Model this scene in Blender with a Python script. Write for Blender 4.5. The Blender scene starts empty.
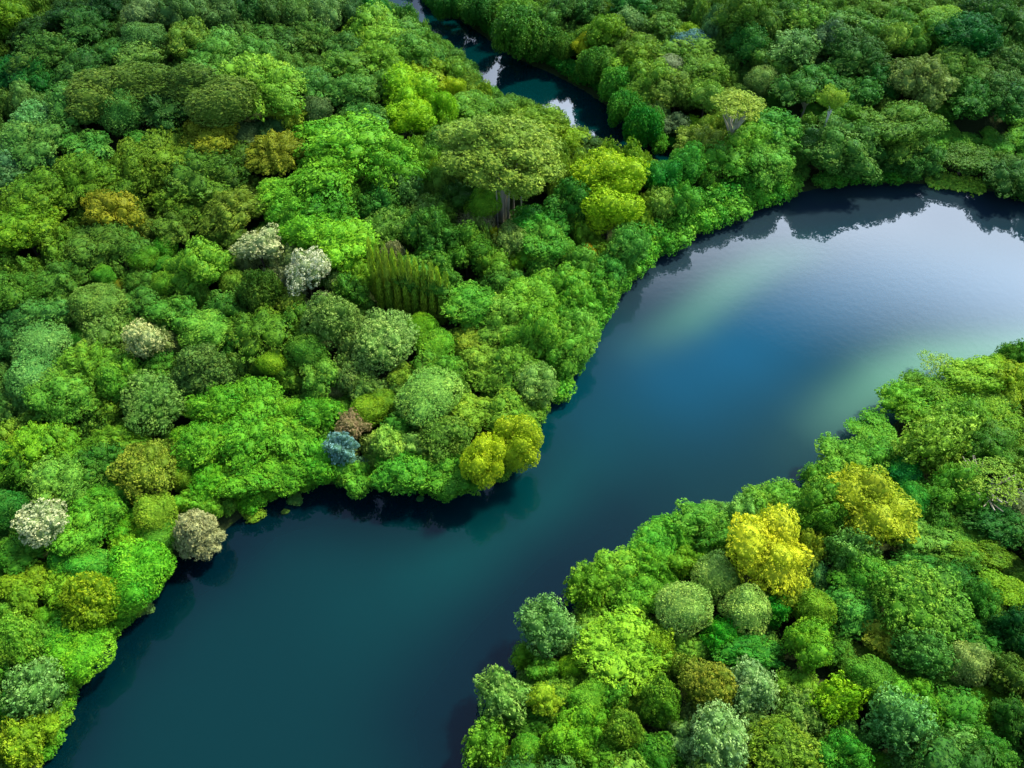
import bpy, math, random, colorsys
import numpy as np
from mathutils import Vector

# ------------------------------------------------------------------ scene, camera
sc = bpy.context.scene
COL = sc.collection
W, Hpx = 1024, 768
CAM_H, PITCH, VFOV = 100.0, math.radians(50), math.radians(48)
FPX = (Hpx / 2) / math.tan(VFOV / 2)
cam_d = bpy.data.cameras.new('camera')
cam = bpy.data.objects.new('camera', cam_d)
COL.objects.link(cam)
cam.location = (0, 0, CAM_H)
cam.rotation_euler = (math.pi / 2 - PITCH, 0, 0)
cam_d.sensor_fit = 'HORIZONTAL'
cam_d.sensor_width = 36
cam_d.angle = 2 * math.atan(W / 2 / FPX)
cam_d.clip_start = 1
cam_d.clip_end = 5000
sc.camera = cam

CP, SP = math.cos(PITCH), math.sin(PITCH)


def ray(px, py):
    a, b = (px - W / 2) / FPX, -(py - Hpx / 2) / FPX
    return np.array([a, CP + b * SP, -SP + b * CP])


def on_level(px, py, z=0.0):
    d = ray(px, py)
    t = (z - CAM_H) / d[2]
    return np.array([d[0] * t, d[1] * t])


def to_px(p):
    x, y, z = p[0], p[1], p[2] - CAM_H
    dep = y * CP - z * SP
    return W / 2 + FPX * x / dep, Hpx / 2 - FPX * (y * SP + z * CP) / dep, dep


# ------------------------------------------------------------------ the shores
LAKE = [(30, 800), (42, 768), (55, 735), (66, 700), (78, 662), (105, 635), (140, 608), (158, 580), (170, 556), (205, 550),
        (232, 522), (262, 503), (305, 484), (340, 482), (372, 484), (410, 486), (450, 492), (484, 488), (508, 472),
        (524, 442), (542, 404), (568, 360), (590, 326), (618, 292), (655, 257), (700, 231), (745, 211), (790, 193),
        (840, 185), (890, 182), (950, 185), (1000, 192), (1045, 202), (1100, 225), (1130, 270), (1110, 330), (1060, 368),
        (1000, 385), (960, 392), (925, 402), (895, 425), (865, 448), (835, 470), (805, 492), (765, 512), (720, 518),
        (690, 528), (660, 548), (640, 572), (600, 590), (578, 602), (560, 632), (540, 640), (522, 660), (512, 690),
        (495, 712), (488, 740), (484, 768), (480, 800), (475, 900), (10, 900)]
RIVER = [(250, -75), (320, -40), (370, -8), (392, 10), (426, 33), (455, 52), (470, 66), (484, 86), (505, 102), (537, 112),
         (560, 126), (602, 146), (640, 163), (662, 174), (678, 156), (646, 134), (617, 113), (592, 95), (558, 76), (520, 60),
         (495, 44), (462, 20), (430, 6), (400, -16), (360, -50), (300, -86)]


def poly_world(P):
    return np.array([on_level(*p) for p in P])


def smooth_closed(P, n=3):
    for _ in range(n):
        Q = np.roll(P, -1, 0)
        R = np.empty((len(P) * 2, 2))
        R[0::2] = P * .75 + Q * .25
        R[1::2] = P * .25 + Q * .75
        P = R
    return P


LAKE_W = smooth_closed(poly_world(LAKE), 2)
RIVER_W = smooth_closed(poly_world(RIVER), 1)


def seg_dist(P, A, closed=True):
    """distance of points P (n,2) to polyline A"""
    out = np.full(len(P), 1e9)
    m = len(A) if closed else len(A) - 1
    for i in range(m):
        a, b = A[i], A[(i + 1) % len(A)]
        d = b - a
        t = np.clip(((P - a) @ d) / (d @ d + 1e-9), 0, 1)
        out = np.minimum(out, np.hypot(P[:, 0] - a[0] - t * d[0], P[:, 1] - a[1] - t * d[1]))
    return out


def inside(P, A):
    c = np.zeros(len(P), bool)
    x, y = P[:, 0], P[:, 1]
    j = len(A) - 1
    for i in range(len(A)):
        xi, yi = A[i]
        xj, yj = A[j]
        hit = ((yi > y) != (yj > y)) & (x < (xj - xi) * (y - yi) / (yj - yi + 1e-12) + xi)
        c ^= hit
        j = i
    return c


def water_dist_exact(P):
    """signed: positive on land, negative in water"""
    P = np.atleast_2d(np.asarray(P, float))
    out = None
    for A in (LAKE_W, RIVER_W):
        d = seg_dist(P, A)
        d = np.where(inside(P, A), -d, d)
        out = d if out is None else np.minimum(out, d)
    return out


GX0, GY0, GST = -235.0, -40.0, 1.0
_gx, _gy = np.arange(GX0, 236, GST), np.arange(GY0, 316, GST)
_X, _Y = np.meshgrid(_gx, _gy)
DIST = water_dist_exact(np.stack([_X.ravel(), _Y.ravel()], 1)).reshape(_X.shape)


def water_dist(P):
    """the same, read from a one-metre table"""
    P = np.atleast_2d(np.asarray(P, float))
    u = np.clip((P[:, 0] - GX0) / GST, 0, DIST.shape[1] - 1.001)
    v = np.clip((P[:, 1] - GY0) / GST, 0, DIST.shape[0] - 1.001)
    i, j = u.astype(int), v.astype(int)
    a, b = u - i, v - j
    return (DIST[j, i] * (1 - a) * (1 - b) + DIST[j, i + 1] * a * (1 - b) + DIST[j + 1, i] * (1 - a) * b + DIST[j + 1, i + 1] * a * b)


HILLS = [(on_level(150, 85), 8.0, 24.0), (on_level(150, 165), 7.0, 20.0), (on_level(330, 155), 5.0, 16.0), (on_level(60, 10), 8.0, 34.0), (on_level(30, 220), 4.0, 16.0),
         (on_level(800, 20), 4.0, 35.0), (on_level(330, 60), 3.0, 20.0)]


def ground_z(P):
    P = np.atleast_2d(np.asarray(P, float))
    d = water_dist(P)
    x, y = P[:, 0], P[:, 1]
    land = 0.25 + 1.3 * (1 - np.exp(-np.maximum(d, 0) / 7)) + np.clip((d - 4) / 45, 0, 1) ** 1.3 * (
        4.5 + 0.7 * np.sin(x * .071 + 1.3) * np.sin(y * .083) + .4 * np.sin(x * .19 + y * .13))
    for c, a, r in HILLS:
        land = land + a * np.exp(-((x - c[0]) ** 2 + (y - c[1]) ** 2) / r ** 2) * np.clip(d / 12, 0, 1)
    bed = np.maximum(d * 0.45, -4.0)
    return np.where(d > 0, land, bed)


# ------------------------------------------------------------------ materials
def lin(h):
    h = h.lstrip('#')
    o = []
    for i in (0, 2, 4):
        c = int(h[i:i + 2], 16) / 255
        o.append(c / 12.92 if c <= .04045 else ((c + .055) / 1.055) ** 2.4)
    return np.array(o)


ALB = 0.72      # photo colour -> leaf colour


def leaf_colour(h):
    r, g, b = (int(h[i:i + 2], 16) / 255 for i in (0, 2, 4))
    hh, ss, vv = colorsys.rgb_to_hsv(r, g, b)
    hh = (hh * 360 + float(np.interp(hh * 360, [30, 46, 56, 66, 82, 100, 130, 160, 200], [5, 9, 11, 8, 0, -12, -26, -22, -5]))) / 360
    ss = min(.88, ss * float(np.interp(ss, [.15, .5, .8], [1.45, 1.2, 1.03])))
    c = np.array(colorsys.hsv_to_rgb(hh, ss, vv ** .86))
    c = np.where(c <= .04045, c / 12.92, ((c + .055) / 1.055) ** 2.4)
    return np.clip(c * ALB, 0.004, 0.8)


class NT:
    def __init__(self, name):
        self.m = bpy.data.materials.new(name)
        self.m.use_nodes = True
        self.t = self.m.node_tree
        self.t.nodes.clear()
        self.out = self.n('ShaderNodeOutputMaterial')

    def n(self, typ, **kw):
        x = self.t.nodes.new(typ)
        for k, v in kw.items():
            setattr(x, k, v)
        return x

    def l(self, a, b):
        self.t.links.new(a, b)

    def math(self, op, a, b=None, c=None):
        x = self.n('ShaderNodeMath', operation=op)
        for i, v in enumerate((a, b, c)):
            if v is None:
                continue
            if isinstance(v, (int, float)):
                x.inputs[i].default_value = v
            else:
                self.l(v, x.inputs[i])
        return x.outputs[0]

    def mix(self, f, a, b, blend='MIX'):
        x = self.n('ShaderNodeMix', data_type='RGBA', blend_type=blend)
        x.clamp_factor = True
        for s, v in ((x.inputs[0], f), (x.inputs[6], a), (x.inputs[7], b)):
            if isinstance(v, (int, float)):
                s.default_value = v
            elif isinstance(v, (tuple, list)):
                s.default_value = (*v, 1)[:4]
            else:
                self.l(v, s)
        return x.outputs[2]


def leaf_material(name, source='object', tips=None, spread=.5, under=None):
    """leaves: own colour per tree, small differences per leaf and per spray; tips = pale new growth or blossom on the outer leaves"""
    k = NT(name)
    if source == 'object':
        base = k.n('ShaderNodeObjectInfo').outputs['Color']
    else:
        base = k.n('ShaderNodeAttribute', attribute_name='leaf_colour', attribute_type='INSTANCER' if source == 'instancer' else 'GEOMETRY').outputs['Color']
    isl = k.n('ShaderNodeNewGeometry').outputs['Random Per Island']
    spray = k.n('ShaderNodeAttribute', attribute_name='spray').outputs['Fac']
    tip = k.n('ShaderNodeAttribute', attribute_name='tip').outputs['Fac']
    val = k.math('ADD', k.math('MULTIPLY', isl, spread), 1 - spread / 2)
    val = k.math('MULTIPLY', val, k.math('ADD', k.math('MULTIPLY', spray, .6), .70))
    hsv = k.n('ShaderNodeHueSaturation')
    k.l(k.math('SUBTRACT', .524, k.math('MULTIPLY', spray, .055)), hsv.inputs['Hue'])
    hsv.inputs['Saturation'].default_value = 1.0
    k.l(val, hsv.inputs['Value'])
    k.l(base, hsv.inputs['Color'])
    c = hsv.outputs[0]
    if tips == 'blossom':
        green = (0.20, 0.29, 0.09)
        f = k.math('MULTIPLY', k.math('SUBTRACT', k.math('ADD', tip, k.math('MULTIPLY', isl, .5)), .42), 2.2)
        c = k.mix(f, green, c)
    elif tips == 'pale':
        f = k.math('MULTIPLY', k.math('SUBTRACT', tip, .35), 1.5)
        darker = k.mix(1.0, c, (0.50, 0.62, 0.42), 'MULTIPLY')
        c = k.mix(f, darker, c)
    p = k.n('ShaderNodeBsdfPrincipled')
    k.l(c, p.inputs['Base Color'])
    p.inputs['Roughness'].default_value = .6
    p.inputs['Specular IOR Level'].default_value = .09
    tr = k.n('ShaderNodeBsdfTranslucent')
    k.l(k.mix(1.0, c, (1.0, 1.05, .55), 'MULTIPLY'), tr.inputs['Color'])
    ms = k.n('ShaderNodeMixShader')
    ms.inputs[0].default_value = .22
    k.l(p.outputs[0], ms.inputs[1])
    k.l(tr.outputs[0], ms.inputs[2])
    k.l(ms.outputs[0], k.out.inputs['Surface'])
    return k.m


M_LEAF = leaf_material('leaves')
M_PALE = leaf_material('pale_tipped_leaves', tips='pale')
M_BLOSSOM = leaf_material('blossom', tips='blossom')
M_GRASS = leaf_material('grass_blades', source='attribute', spread=.6)
M_WILD = leaf_material('undergrowth_leaves', source='instancer', spread=.6)


def bark_material(name, a, b):
    k = NT(name)
    tc = k.n('ShaderNodeTexCoord')
    no = k.n('ShaderNodeTexNoise')
    no.inputs['Scale'].default_value = 9
    k.l(tc.outputs['Object'], no.inputs['Vector'])
    p = k.n('ShaderNodeBsdfPrincipled')
    k.l(k.mix(no.outputs['Fac'], a, b), p.inputs['Base Color'])
    p.inputs['Roughness'].default_value = .9
    k.l(p.outputs[0], k.out.inputs['Surface'])
    return k.m


M_BARK = bark_material('bark', (.05, .035, .022), (.12, .09, .06))
M_PALEBARK = bark_material('pale_bark', (.22, .20, .13), (.42, .39, .28))

# ------------------------------------------------------------------ leaf geometry
rs = np.random.RandomState


def unit(v):
    return v / (np.linalg.norm(v, axis=-1, keepdims=True) + 1e-9)


def leaf_quads(P, N, size, r, tilt=.75, droop=0.0):
    n = len(P)
    nn = unit(N + tilt * r.normal(size=(n, 3)))
    t = r.normal(size=(n, 3))
    t[:, 2] -= droop * 4
    t = unit(t - (t * nn).sum(1, keepdims=True) * nn)
    b = np.cross(nn, t)
    s = (size * r.choice([.55, .75, .95, 1.2, 1.45], n, p=[.22, .25, .25, .18, .10]) * r.uniform(.85, 1.15, n))[:, None]
    V = np.empty((n, 4, 3))
    V[:, 0] = P - t * s
    V[:, 1] = P + b * s * .62 + nn * s * .12
    V[:, 2] = P + t * s
    V[:, 3] = P - b * s * .62 + nn * s * .12
    return V.reshape(-1, 3)


def sphere_pts(n, r):
    v = r.normal(size=(n, 3))
    return unit(v)


def pick_spaced(P, n, dmin):
    keep = []
    K = np.empty((n, 3))
    for p in P:
        m = len(keep)
        if m and (((K[:m] - p) ** 2).sum(1) < dmin * dmin).any():
            continue
        K[m] = p
        keep.append(p)
        if len(keep) == n:
            break
    return np.array([np.where((P == p).all(1))[0][0] for p in keep]) if False else np.array(keep)


def blob(c, rad, seg=9, rings=6):
    V, F = [], []
    for i in range(rings + 1):
        th = math.pi * i / rings
        for j in range(seg):
            ph = 2 * math.pi * j / seg
            V.append((c[0] + rad[0] * math.sin(th) * math.cos(ph), c[1] + rad[1] * math.sin(th) * math.sin(ph), c[2] + rad[2] * math.cos(th)))
    for i in range(rings):
        for j in range(seg):
            a, b = i * seg + j, i * seg + (j + 1) % seg
            F.append((a, b, b + seg, a + seg))
    return np.array(V), np.array(F)


def make_crown(form, seed):
    """one crown in unit size: a list of lobes, sprays spread over the lobes, leaves round each spray"""
    r = rs(seed)
    lobes = []           # centre, radii
    # spray radius, spacing, leaves per spray, leaf size, leaf tilt, bulge of the spray, core share
    sp, dm, nl, ls, tilt, droop, core = .11, .115, 15, .052, .75, 0, .80
    zmin, fill = -.55, .4
    golden = math.pi * (3 - 5 ** .5)

    def shell(n, R, r0, r1, z0=-.25, z1=.95, flat=1.0):
        off = r.uniform(0, 6.28)
        for i in range(n):
            z = z0 + (z1 - z0) * (i + .5) / n + r.uniform(-.06, .06)
            z = min(.98, z)
            q = math.sqrt(max(0, 1 - z * z))
            a = off + i * golden + r.uniform(-.25, .25)
            k = R * r.uniform(.86, 1.1)
            rr = r.uniform(r0, r1)
            lobes.append((np.array([q * math.cos(a) * k, q * math.sin(a) * k, z * k]), np.array([rr, rr, rr * flat])))

    if form == 'r':
        lobes.append((np.zeros(3), np.array([.60, .60, .58])))
        shell(r.randint(11, 17), .68, .20, .46)
        sp, dm, nl, ls = .095, .138, 20, .043
    elif form == 'R':
        lobes.append((np.zeros(3), np.array([.66, .66, .58])))
        shell(r.randint(22, 32), .74, .14, .36)
        sp, dm, nl, ls = .068, .098, 20, .032
    elif form == 'U':     # giant umbrella: thick rim, flat top
        for i in range(26):
            a = -.35 + 3.84 * i / 25
            q = .74 + r.uniform(-.1, .1)
            lobes.append((np.array([q * math.cos(a), q * math.sin(a), r.uniform(-.1, .15)]), np.array([.19, .19, .46]) * r.uniform(.7, 1.4)))
        for i in range(9):
            a = .2 + 2.7 * i / 8
            lobes.append((np.array([.5 * math.cos(a), .5 * math.sin(a), -.2]), np.array([.2, .2, .4]) * r.uniform(.85, 1.2)))
        sp, dm, nl, ls, zmin = .042, .05, 13, .024, -.8
    elif form == 's':
        lobes.append((np.zeros(3), np.array([.93, .93, .93])))
        shell(9, .62, .34, .42)
        sp, dm, nl, ls, tilt = .075, .085, 12, .036, .6
    elif form == 'c':
        lobes.append((np.zeros(3), np.array([.78, .78, .76])))
        shell(r.randint(9, 13), .6, .32, .42)
        sp, dm, nl, ls, tilt = .12, .155, 24, .045, .5
    elif form in 'C':
        lobes.append((np.zeros(3), np.array([.84, .84, .82])))
        shell(r.randint(18, 24), .70, .22, .32)
        sp, dm, nl, ls, tilt = .085, .105, 20, .033, .5
    elif form == 'e':     # blossom
        shell(r.randint(8, 11), .58, .3, .46)
        lobes.append((np.zeros(3), np.array([.66, .66, .66])))
        sp, dm, nl, ls, tilt = .11, .14, 24, .043, .5
    elif form == 't':
        lobes.append((np.zeros(3), np.array([.8, .8, .7])))
        shell(9, .6, .3, .42)
        sp, dm, nl, ls, core, fill = .13, .19, 32, .050, .62, 1.1
    elif form == 'T':
        lobes.append((np.zeros(3), np.array([.84, .84, .7])))
        shell(16, .68, .22, .34)
        sp, dm, nl, ls, core = .085, .118, 26, .037, .78
    elif form == 'b':
        shell(r.randint(6, 8), .52, .40, .56, -.3, .9)
        sp, dm, nl, ls = .095, .13, 19, .044
    elif form == 'B':
        shell(r.randint(9, 13), .60, .30, .46, -.45, .92)
        lobes.append((np.zeros(3), np.array([.55, .55, .6])))
        sp, dm, nl, ls = .068, .096, 20, .032
    elif form == 'u':     # flat top, open below
        for i in range(13):
            a = i * golden
            q = math.sqrt((i + .3) / 13)
            lobes.append((np.array([q * .74 * math.cos(a), q * .74 * math.sin(a), .35 - .5 * q * q + r.uniform(-.1, .1)]), np.array([.27, .27, .20]) * r.uniform(.85, 1.2)))
        sp, dm, nl, ls, zmin, core = .085, .10, 13, .042, -.4, .62
    elif form == 'o':     # thin open crown, limbs showing
        for i in range(10):
            a = i * golden
            q = math.sqrt((i + .3) / 10)
            lobes.append((np.array([q * .7 * math.cos(a), q * .7 * math.sin(a), .3 - .5 * q * q + r.uniform(-.12, .12)]), np.array([.26, .26, .17]) * r.uniform(.8, 1.2)))
        sp, dm, nl, ls, zmin, core, fill = .085, .115, 16, .038, -.4, 0, .5
    elif form == 'V':     # huge old tree: plates over hanging curtains
        for i in range(44):
            a = i * golden
            q = math.sqrt((i + .3) / 44)
            lobes.append((np.array([q * .84 * math.cos(a), q * .84 * math.sin(a), .62 - .95 * q * q + r.uniform(-.24, .2)]), np.array([.15, .15, .24]) * r.uniform(.75, 1.4)))
        for i in range(14):
            a = i / 14 * 6.28 + r.uniform(-.2, .2)
            q = r.uniform(.4, .75)
            lobes.append((np.array([q * math.cos(a), q * math.sin(a), -.35 + r.uniform(-.2, .1)]), np.array([.09, .09, .5])))
        sp, dm, nl, ls, zmin, droop = .05, .064, 14, .028, -1.1, .5
    elif form == 'l':
        for i in range(12):
            a = i * golden + r.uniform(-.3, .3)
            q = r.uniform(.15, .75)
            lobes.append((np.array([q * math.cos(a), q * math.sin(a), -.35 + 1.0 * (i / 12) * (1 - .35 * q)]), np.array([.38, .38, .16]) * r.uniform(.8, 1.2)))
        sp, dm, nl, ls, zmin = .085, .09, 14, .043, -.3
    elif form == 'f':     # feathery: shelving sprays down a rounded cone
        for i in range(7):
            z = -.5 + 1.3 * i / 6
            R = .78 * (1 - i / 7.5) ** .7
            m = max(1, int(9 * R + 1))
            for j in range(m):
                a = j / m * 6.28 + i * .5 + r.uniform(-.2, .2)
                lobes.append((np.array([R * math.cos(a), R * math.sin(a), z]), np.array([.26, .26, .13])))
        lobes.append((np.array([0, 0, -.1]), np.array([.6, .6, .7])))
        sp, dm, nl, ls, droop, zmin = .075, .085, 15, .04, .5, -.3
    elif form == 'w':     # drooping curtains
        for i in range(13):
            a = i * golden
            q = math.sqrt((i + .2) / 13) * .66
            lobes.append((np.array([q * math.cos(a), q * math.sin(a), .2 - .45 * q + r.uniform(-.1, .1)]), np.array([.24, .24, .62]) * r.uniform(.85, 1.15)))
        sp, dm, nl, ls, droop, zmin = .075, .085, 14, .042, .9, -.9
    elif form == 'k':     # slender column
        for i in range(6):
            lobes.append((np.array([r.uniform(-.12, .12), r.uniform(-.12, .12), -.8 + 1.55 * i / 5]), np.array([.8, .8, .3]) * (1 - .09 * i)))
        sp, dm, nl, ls, zmin = .22, .2, 12, .13, -.7
    elif form == 'q':     # low shrub
        lobes.append((np.zeros(3), np.array([.72, .72, .6])))
        shell(7, .58, .32, .46, -.1, .95)
        sp, dm, nl, ls, zmin = .17, .19, 13, .088, -.35
    sp, dm, ls, nl = sp * .96, dm * 1.03, ls * .80, int(nl * 1.15)
    C0 = np.array([l[0] for l in lobes])
    R0 = np.array([l[1] for l in lobes])
    # sprays
    area = np.array([(x[0] * x[1] + x[0] * x[2]) for x in R0])
    n_try = int(area.sum() * 13 / (dm * dm))
    li = r.choice(len(lobes), n_try, p=area / area.sum())
    d = sphere_pts(n_try, r)
    P = C0[li] + d * R0[li] * r.uniform(.97, 1.03, (n_try, 1))
    N = unit(d / R0[li])
    ok = (P[:, 2] > zmin + r.uniform(-.1, .1, n_try)) & (N[:, 2] > -.75)
    for j in range(len(lobes)):
        q = ((P - C0[j]) / R0[j])
        ok &= ~(((q * q).sum(1) < .90) & (li != j))
    P, N = P[ok], N[ok]
    keep = []
    K = np.empty((len(P), 3))
    for i in range(len(P)):
        m = len(keep)
        if m and (((K[:m] - P[i]) ** 2).sum(1) < dm * dm).any():
            continue
        K[m] = P[i]
        keep.append(i)
    P, N = P[keep], N[keep]
    m = len(P)
    # leaves
    off = sphere_pts(m * nl, r).reshape(m, nl, 3)
    off = unit(off + N[:, None, :] * .55)
    rad = sp * r.uniform(.55, 1.05, (m, nl, 1)) * r.uniform(.75, 1.3, (m, 1, 1))
    L = P[:, None, :] + N[:, None, :] * sp * .35 + off * rad
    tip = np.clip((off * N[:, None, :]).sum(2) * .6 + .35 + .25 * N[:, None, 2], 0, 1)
    w1_, w2_ = r.normal(size=(2, 3)) * 2.6
    tone = .5 + .3 * np.sin(P @ w1_ + r.uniform(0, 6)) + .2 * np.sin(P @ w2_ * 1.8 + r.uniform(0, 6))
    spray = np.repeat(np.clip(.55 * tone + .45 * r.uniform(0, 1, m), 0, 1)[:, None], nl, 1)
    NV = unit(off * .8 + N[:, None, :] * .5 + np.array([0, 0, .35]))
    # single leaves on the twigs between the sprays
    nf = int(m * nl * fill)
    fi = r.choice(len(lobes), nf, p=area / area.sum())
    fd = sphere_pts(nf, r)
    FP = C0[fi] + fd * R0[fi] * r.uniform(.84, .97, (nf, 1))
    FN = unit(fd / R0[fi] + np.array([0, 0, .3]))
    ok = (FN[:, 2] > -.7)
    for j in range(len(lobes)):
        q = ((FP - C0[j]) / R0[j])
        ok &= ~(((q * q).sum(1) < .62) & (fi != j))
    FP, FN = FP[ok], FN[ok]
    V = leaf_quads(np.vstack([L.reshape(-1, 3), FP]), np.vstack([NV.reshape(-1, 3), FN]), ls, r, tilt, droop)
    tip = np.concatenate([tip.reshape(-1), np.full(len(FP), .25)])
    spray = np.concatenate([spray.reshape(-1), r.uniform(.1, .8, len(FP))])
    nq = m * nl + len(FP)
    F = np.arange(nq * 4).reshape(-1, 4)
    At = np.repeat(tip.reshape(-1), 4)
    As = np.repeat(spray.reshape(-1), 4)
    # branch-and-leaf mass inside each lobe, hidden behind the outer leaves
    Vs, Fs = [V], [F]
    nv = len(V)
    for c, q in (lobes if core else []):
        bv, bf = blob(c, q * core)
        Vs.append(bv)
        Fs.append(bf + nv)
        nv += len(bv)
    V = np.vstack(Vs)
    F = np.vstack(Fs)
    if form in 'rRscCbBtTe':          # crowns grow unevenly
        d = unit(V)
        k1, k2, k3 = r.normal(size=(3, 3)) * 1.7
        f1, f2, f3 = r.uniform(0, 6.28, 3)
        amp = .07 if form == 's' else .10 if form in 'BCT' else .14
        V = V * (1 + amp * (np.sin(d @ k1 + f1) + .8 * np.sin(d @ k2 * 1.7 + f2) + .6 * np.sin(d @ k3 * 2.6 + f3)))[:, None]
    ex = nv - len(At)
    At = np.concatenate([At, np.full(ex, .15)])
    As = np.concatenate([As, np.full(ex, .35)])
    return V, F, At, As


def make_mesh(name, V, F, mats, attrs=None, cols=None, mat_index=None, smooth=False):
    me = bpy.data.meshes.new(name)
    me.vertices.add(len(V))
    me.vertices.foreach_set('co', np.ascontiguousarray(V, np.float32).ravel())
    me.loops.add(F.size)
    me.loops.foreach_set('vertex_index', np.ascontiguousarray(F, np.int32).ravel())
    me.polygons.add(len(F))
    me.polygons.foreach_set('loop_start', np.arange(0, F.size, F.shape[1], dtype=np.int32))
    me.polygons.foreach_set('loop_total', np.full(len(F), F.shape[1], np.int32))
    for m in mats:
        me.materials.append(m)
    if mat_index is not None:
        me.polygons.foreach_set('material_index', np.asarray(mat_index, np.int32))
    if smooth:
        me.polygons.foreach_set('use_smooth', np.ones(len(F), bool))
    me.update(calc_edges=True)
    for k, v in (attrs or {}).items():
        a = me.attributes.new(k, 'FLOAT', 'POINT')
        a.data.foreach_set('value', np.asarray(v, np.float32))
    for k, v in (cols or {}).items():
        a = me.attributes.new(k, 'FLOAT_COLOR', 'POINT')
        c = np.ones((len(V), 4), np.float32)
        c[:, :3] = v
        a.data.foreach_set('color', c.ravel())
    return me


def link(name, me, parent=None):
    o = bpy.data.objects.new(name, me)
    COL.objects.link(o)
    if parent is not None:
        o.parent = parent
    return o


def tag(o, label=None, cat=None, group=None, kind=None):
    if label:
        o['label'] = label
    if cat:
        o['category'] = cat
    if group:
        o['group'] = group
    if kind:
        o['kind'] = kind


# ------------------------------------------------------------------ prototypes
N_VAR = dict(r=6, R=5, U=1, s=3, c=3, C=3, e=4, t=2, T=4, b=3, B=4, u=2, o=2, V=1, l=2, f=2, w=3, k=3, q=4)
RAW, PROTO = {}, {}
sd = 11
for f_, n_ in N_VAR.items():
    for i_ in range(n_):
        sd += 7
        RAW[f_, i_] = make_crown(f_, sd)
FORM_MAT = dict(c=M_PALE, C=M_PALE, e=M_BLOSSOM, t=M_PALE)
for key, (V, F, At, As) in RAW.items():
    PROTO[key] = make_mesh('crown_' + {'r': 'round'}.get(key[0], 'leafy'), V, F, [FORM_MAT.get(key[0], M_LEAF)], dict(tip=At, spray=As))


def tube(pts, rad, seg=7):
    V, F = [], []
    pts = [Vector(p) for p in pts]
    for i, p in enumerate(pts):
        d = (pts[min(i + 1, len(pts) - 1)] - pts[max(i - 1, 0)]).normalized()
        a = d.orthogonal().normalized()
        b = d.cross(a)
        for j in range(seg):
            t = 2 * math.pi * j / seg
            V.append(p + (a * math.cos(t) + b * math.sin(t)) * rad[i])
    for i in range(len(pts) - 1):
        for j in range(seg):
            q = (j + 1) % seg
            F.append((i * seg + j, i * seg + q, (i + 1) * seg + q, (i + 1) * seg + j))
    return np.array([tuple(v) for v in V]), np.array(F)


def make_trunk(seed, mat, thick=.09, top=1.15, spread=.6, limbs=6, fork=.55):
    r = rs(seed)
    Vs, Fs, nv = [], [], 0

    def add(p, q):
        nonlocal nv
        v, f = tube(p, q)
        Vs.append(v)
        Fs.append(f + nv)
        nv += len(v)
    bx, by = r.uniform(-.05, .05, 2)
    add([(0, 0, -.08), (0, 0, .03), (bx, by, .4), (bx * 1.5, by * 1.5, .75), (0, 0, top)], [thick * 1.5, thick * 1.1, thick * .9, thick * .65, thick * .25])
    for i in range(limbs):
        a = i / limbs * 6.28 + r.uniform(-.4, .4)
        z0 = fork + r.uniform(-.08, .2)
        s = spread * r.uniform(.75, 1.1)
        ca, sa = math.cos(a), math.sin(a)
        p1 = (bx + ca * s * .45, by + sa * s * .45, z0 + .2)
        p2 = (bx + ca * s, by + sa * s, z0 + .38 + r.uniform(-.05, .12))
        add([(bx, by, z0), p1, p2], [thick * .55, thick * .38, thick * .14])
        for e in (-.5, .5):
            a2 = a + e
            add([p1, (p1[0] + math.cos(a2) * s * .5, p1[1] + math.sin(a2) * s * .5, p1[2] + .2)], [thick * .3, thick * .1])
    return make_mesh('trunk', np.vstack(Vs), np.vstack(Fs), [mat], smooth=True)


TRUNKS = [make_trunk(900 + i, M_BARK) for i in range(3)]
TRUNK_PALE = make_trunk(950, M_PALEBARK, .085, .98, .8, 9, .45)
def make_many(seed):
    r = rs(seed)
    Vs, Fs, nv = [], [], 0
    for i in range(16):
        a = i * 2.4
        q = .06 + .46 * (i / 16)
        x, y = q * math.cos(a), q * math.sin(a)
        th = .05 if i < 3 else .017
        v, f = tube([(x, y, -.05), (x * 1.02, y * 1.02, .35), (x * 1.2, y * 1.2, .7), (x * 1.7, y * 1.7, 1.0)], [th * 1.3, th, th * .8, th * .4])
        Vs.append(v)
        Fs.append(f + nv)
        nv += len(v)
    return make_mesh('trunk', np.vstack(Vs), np.vstack(Fs), [M_PALEBARK], smooth=True)


TRUNK_MANY = make_many(3)
M_WHITEBARK = bark_material('white_bark', (.50, .47, .40), (.68, .65, .58))
TRUNK_SLIM = make_trunk(951, M_WHITEBARK, .16, 1.1, .5, 6, .7)
TRUNK_COL = make_trunk(952, M_BARK, .12, 1.3, .15, 2, .6)

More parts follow.
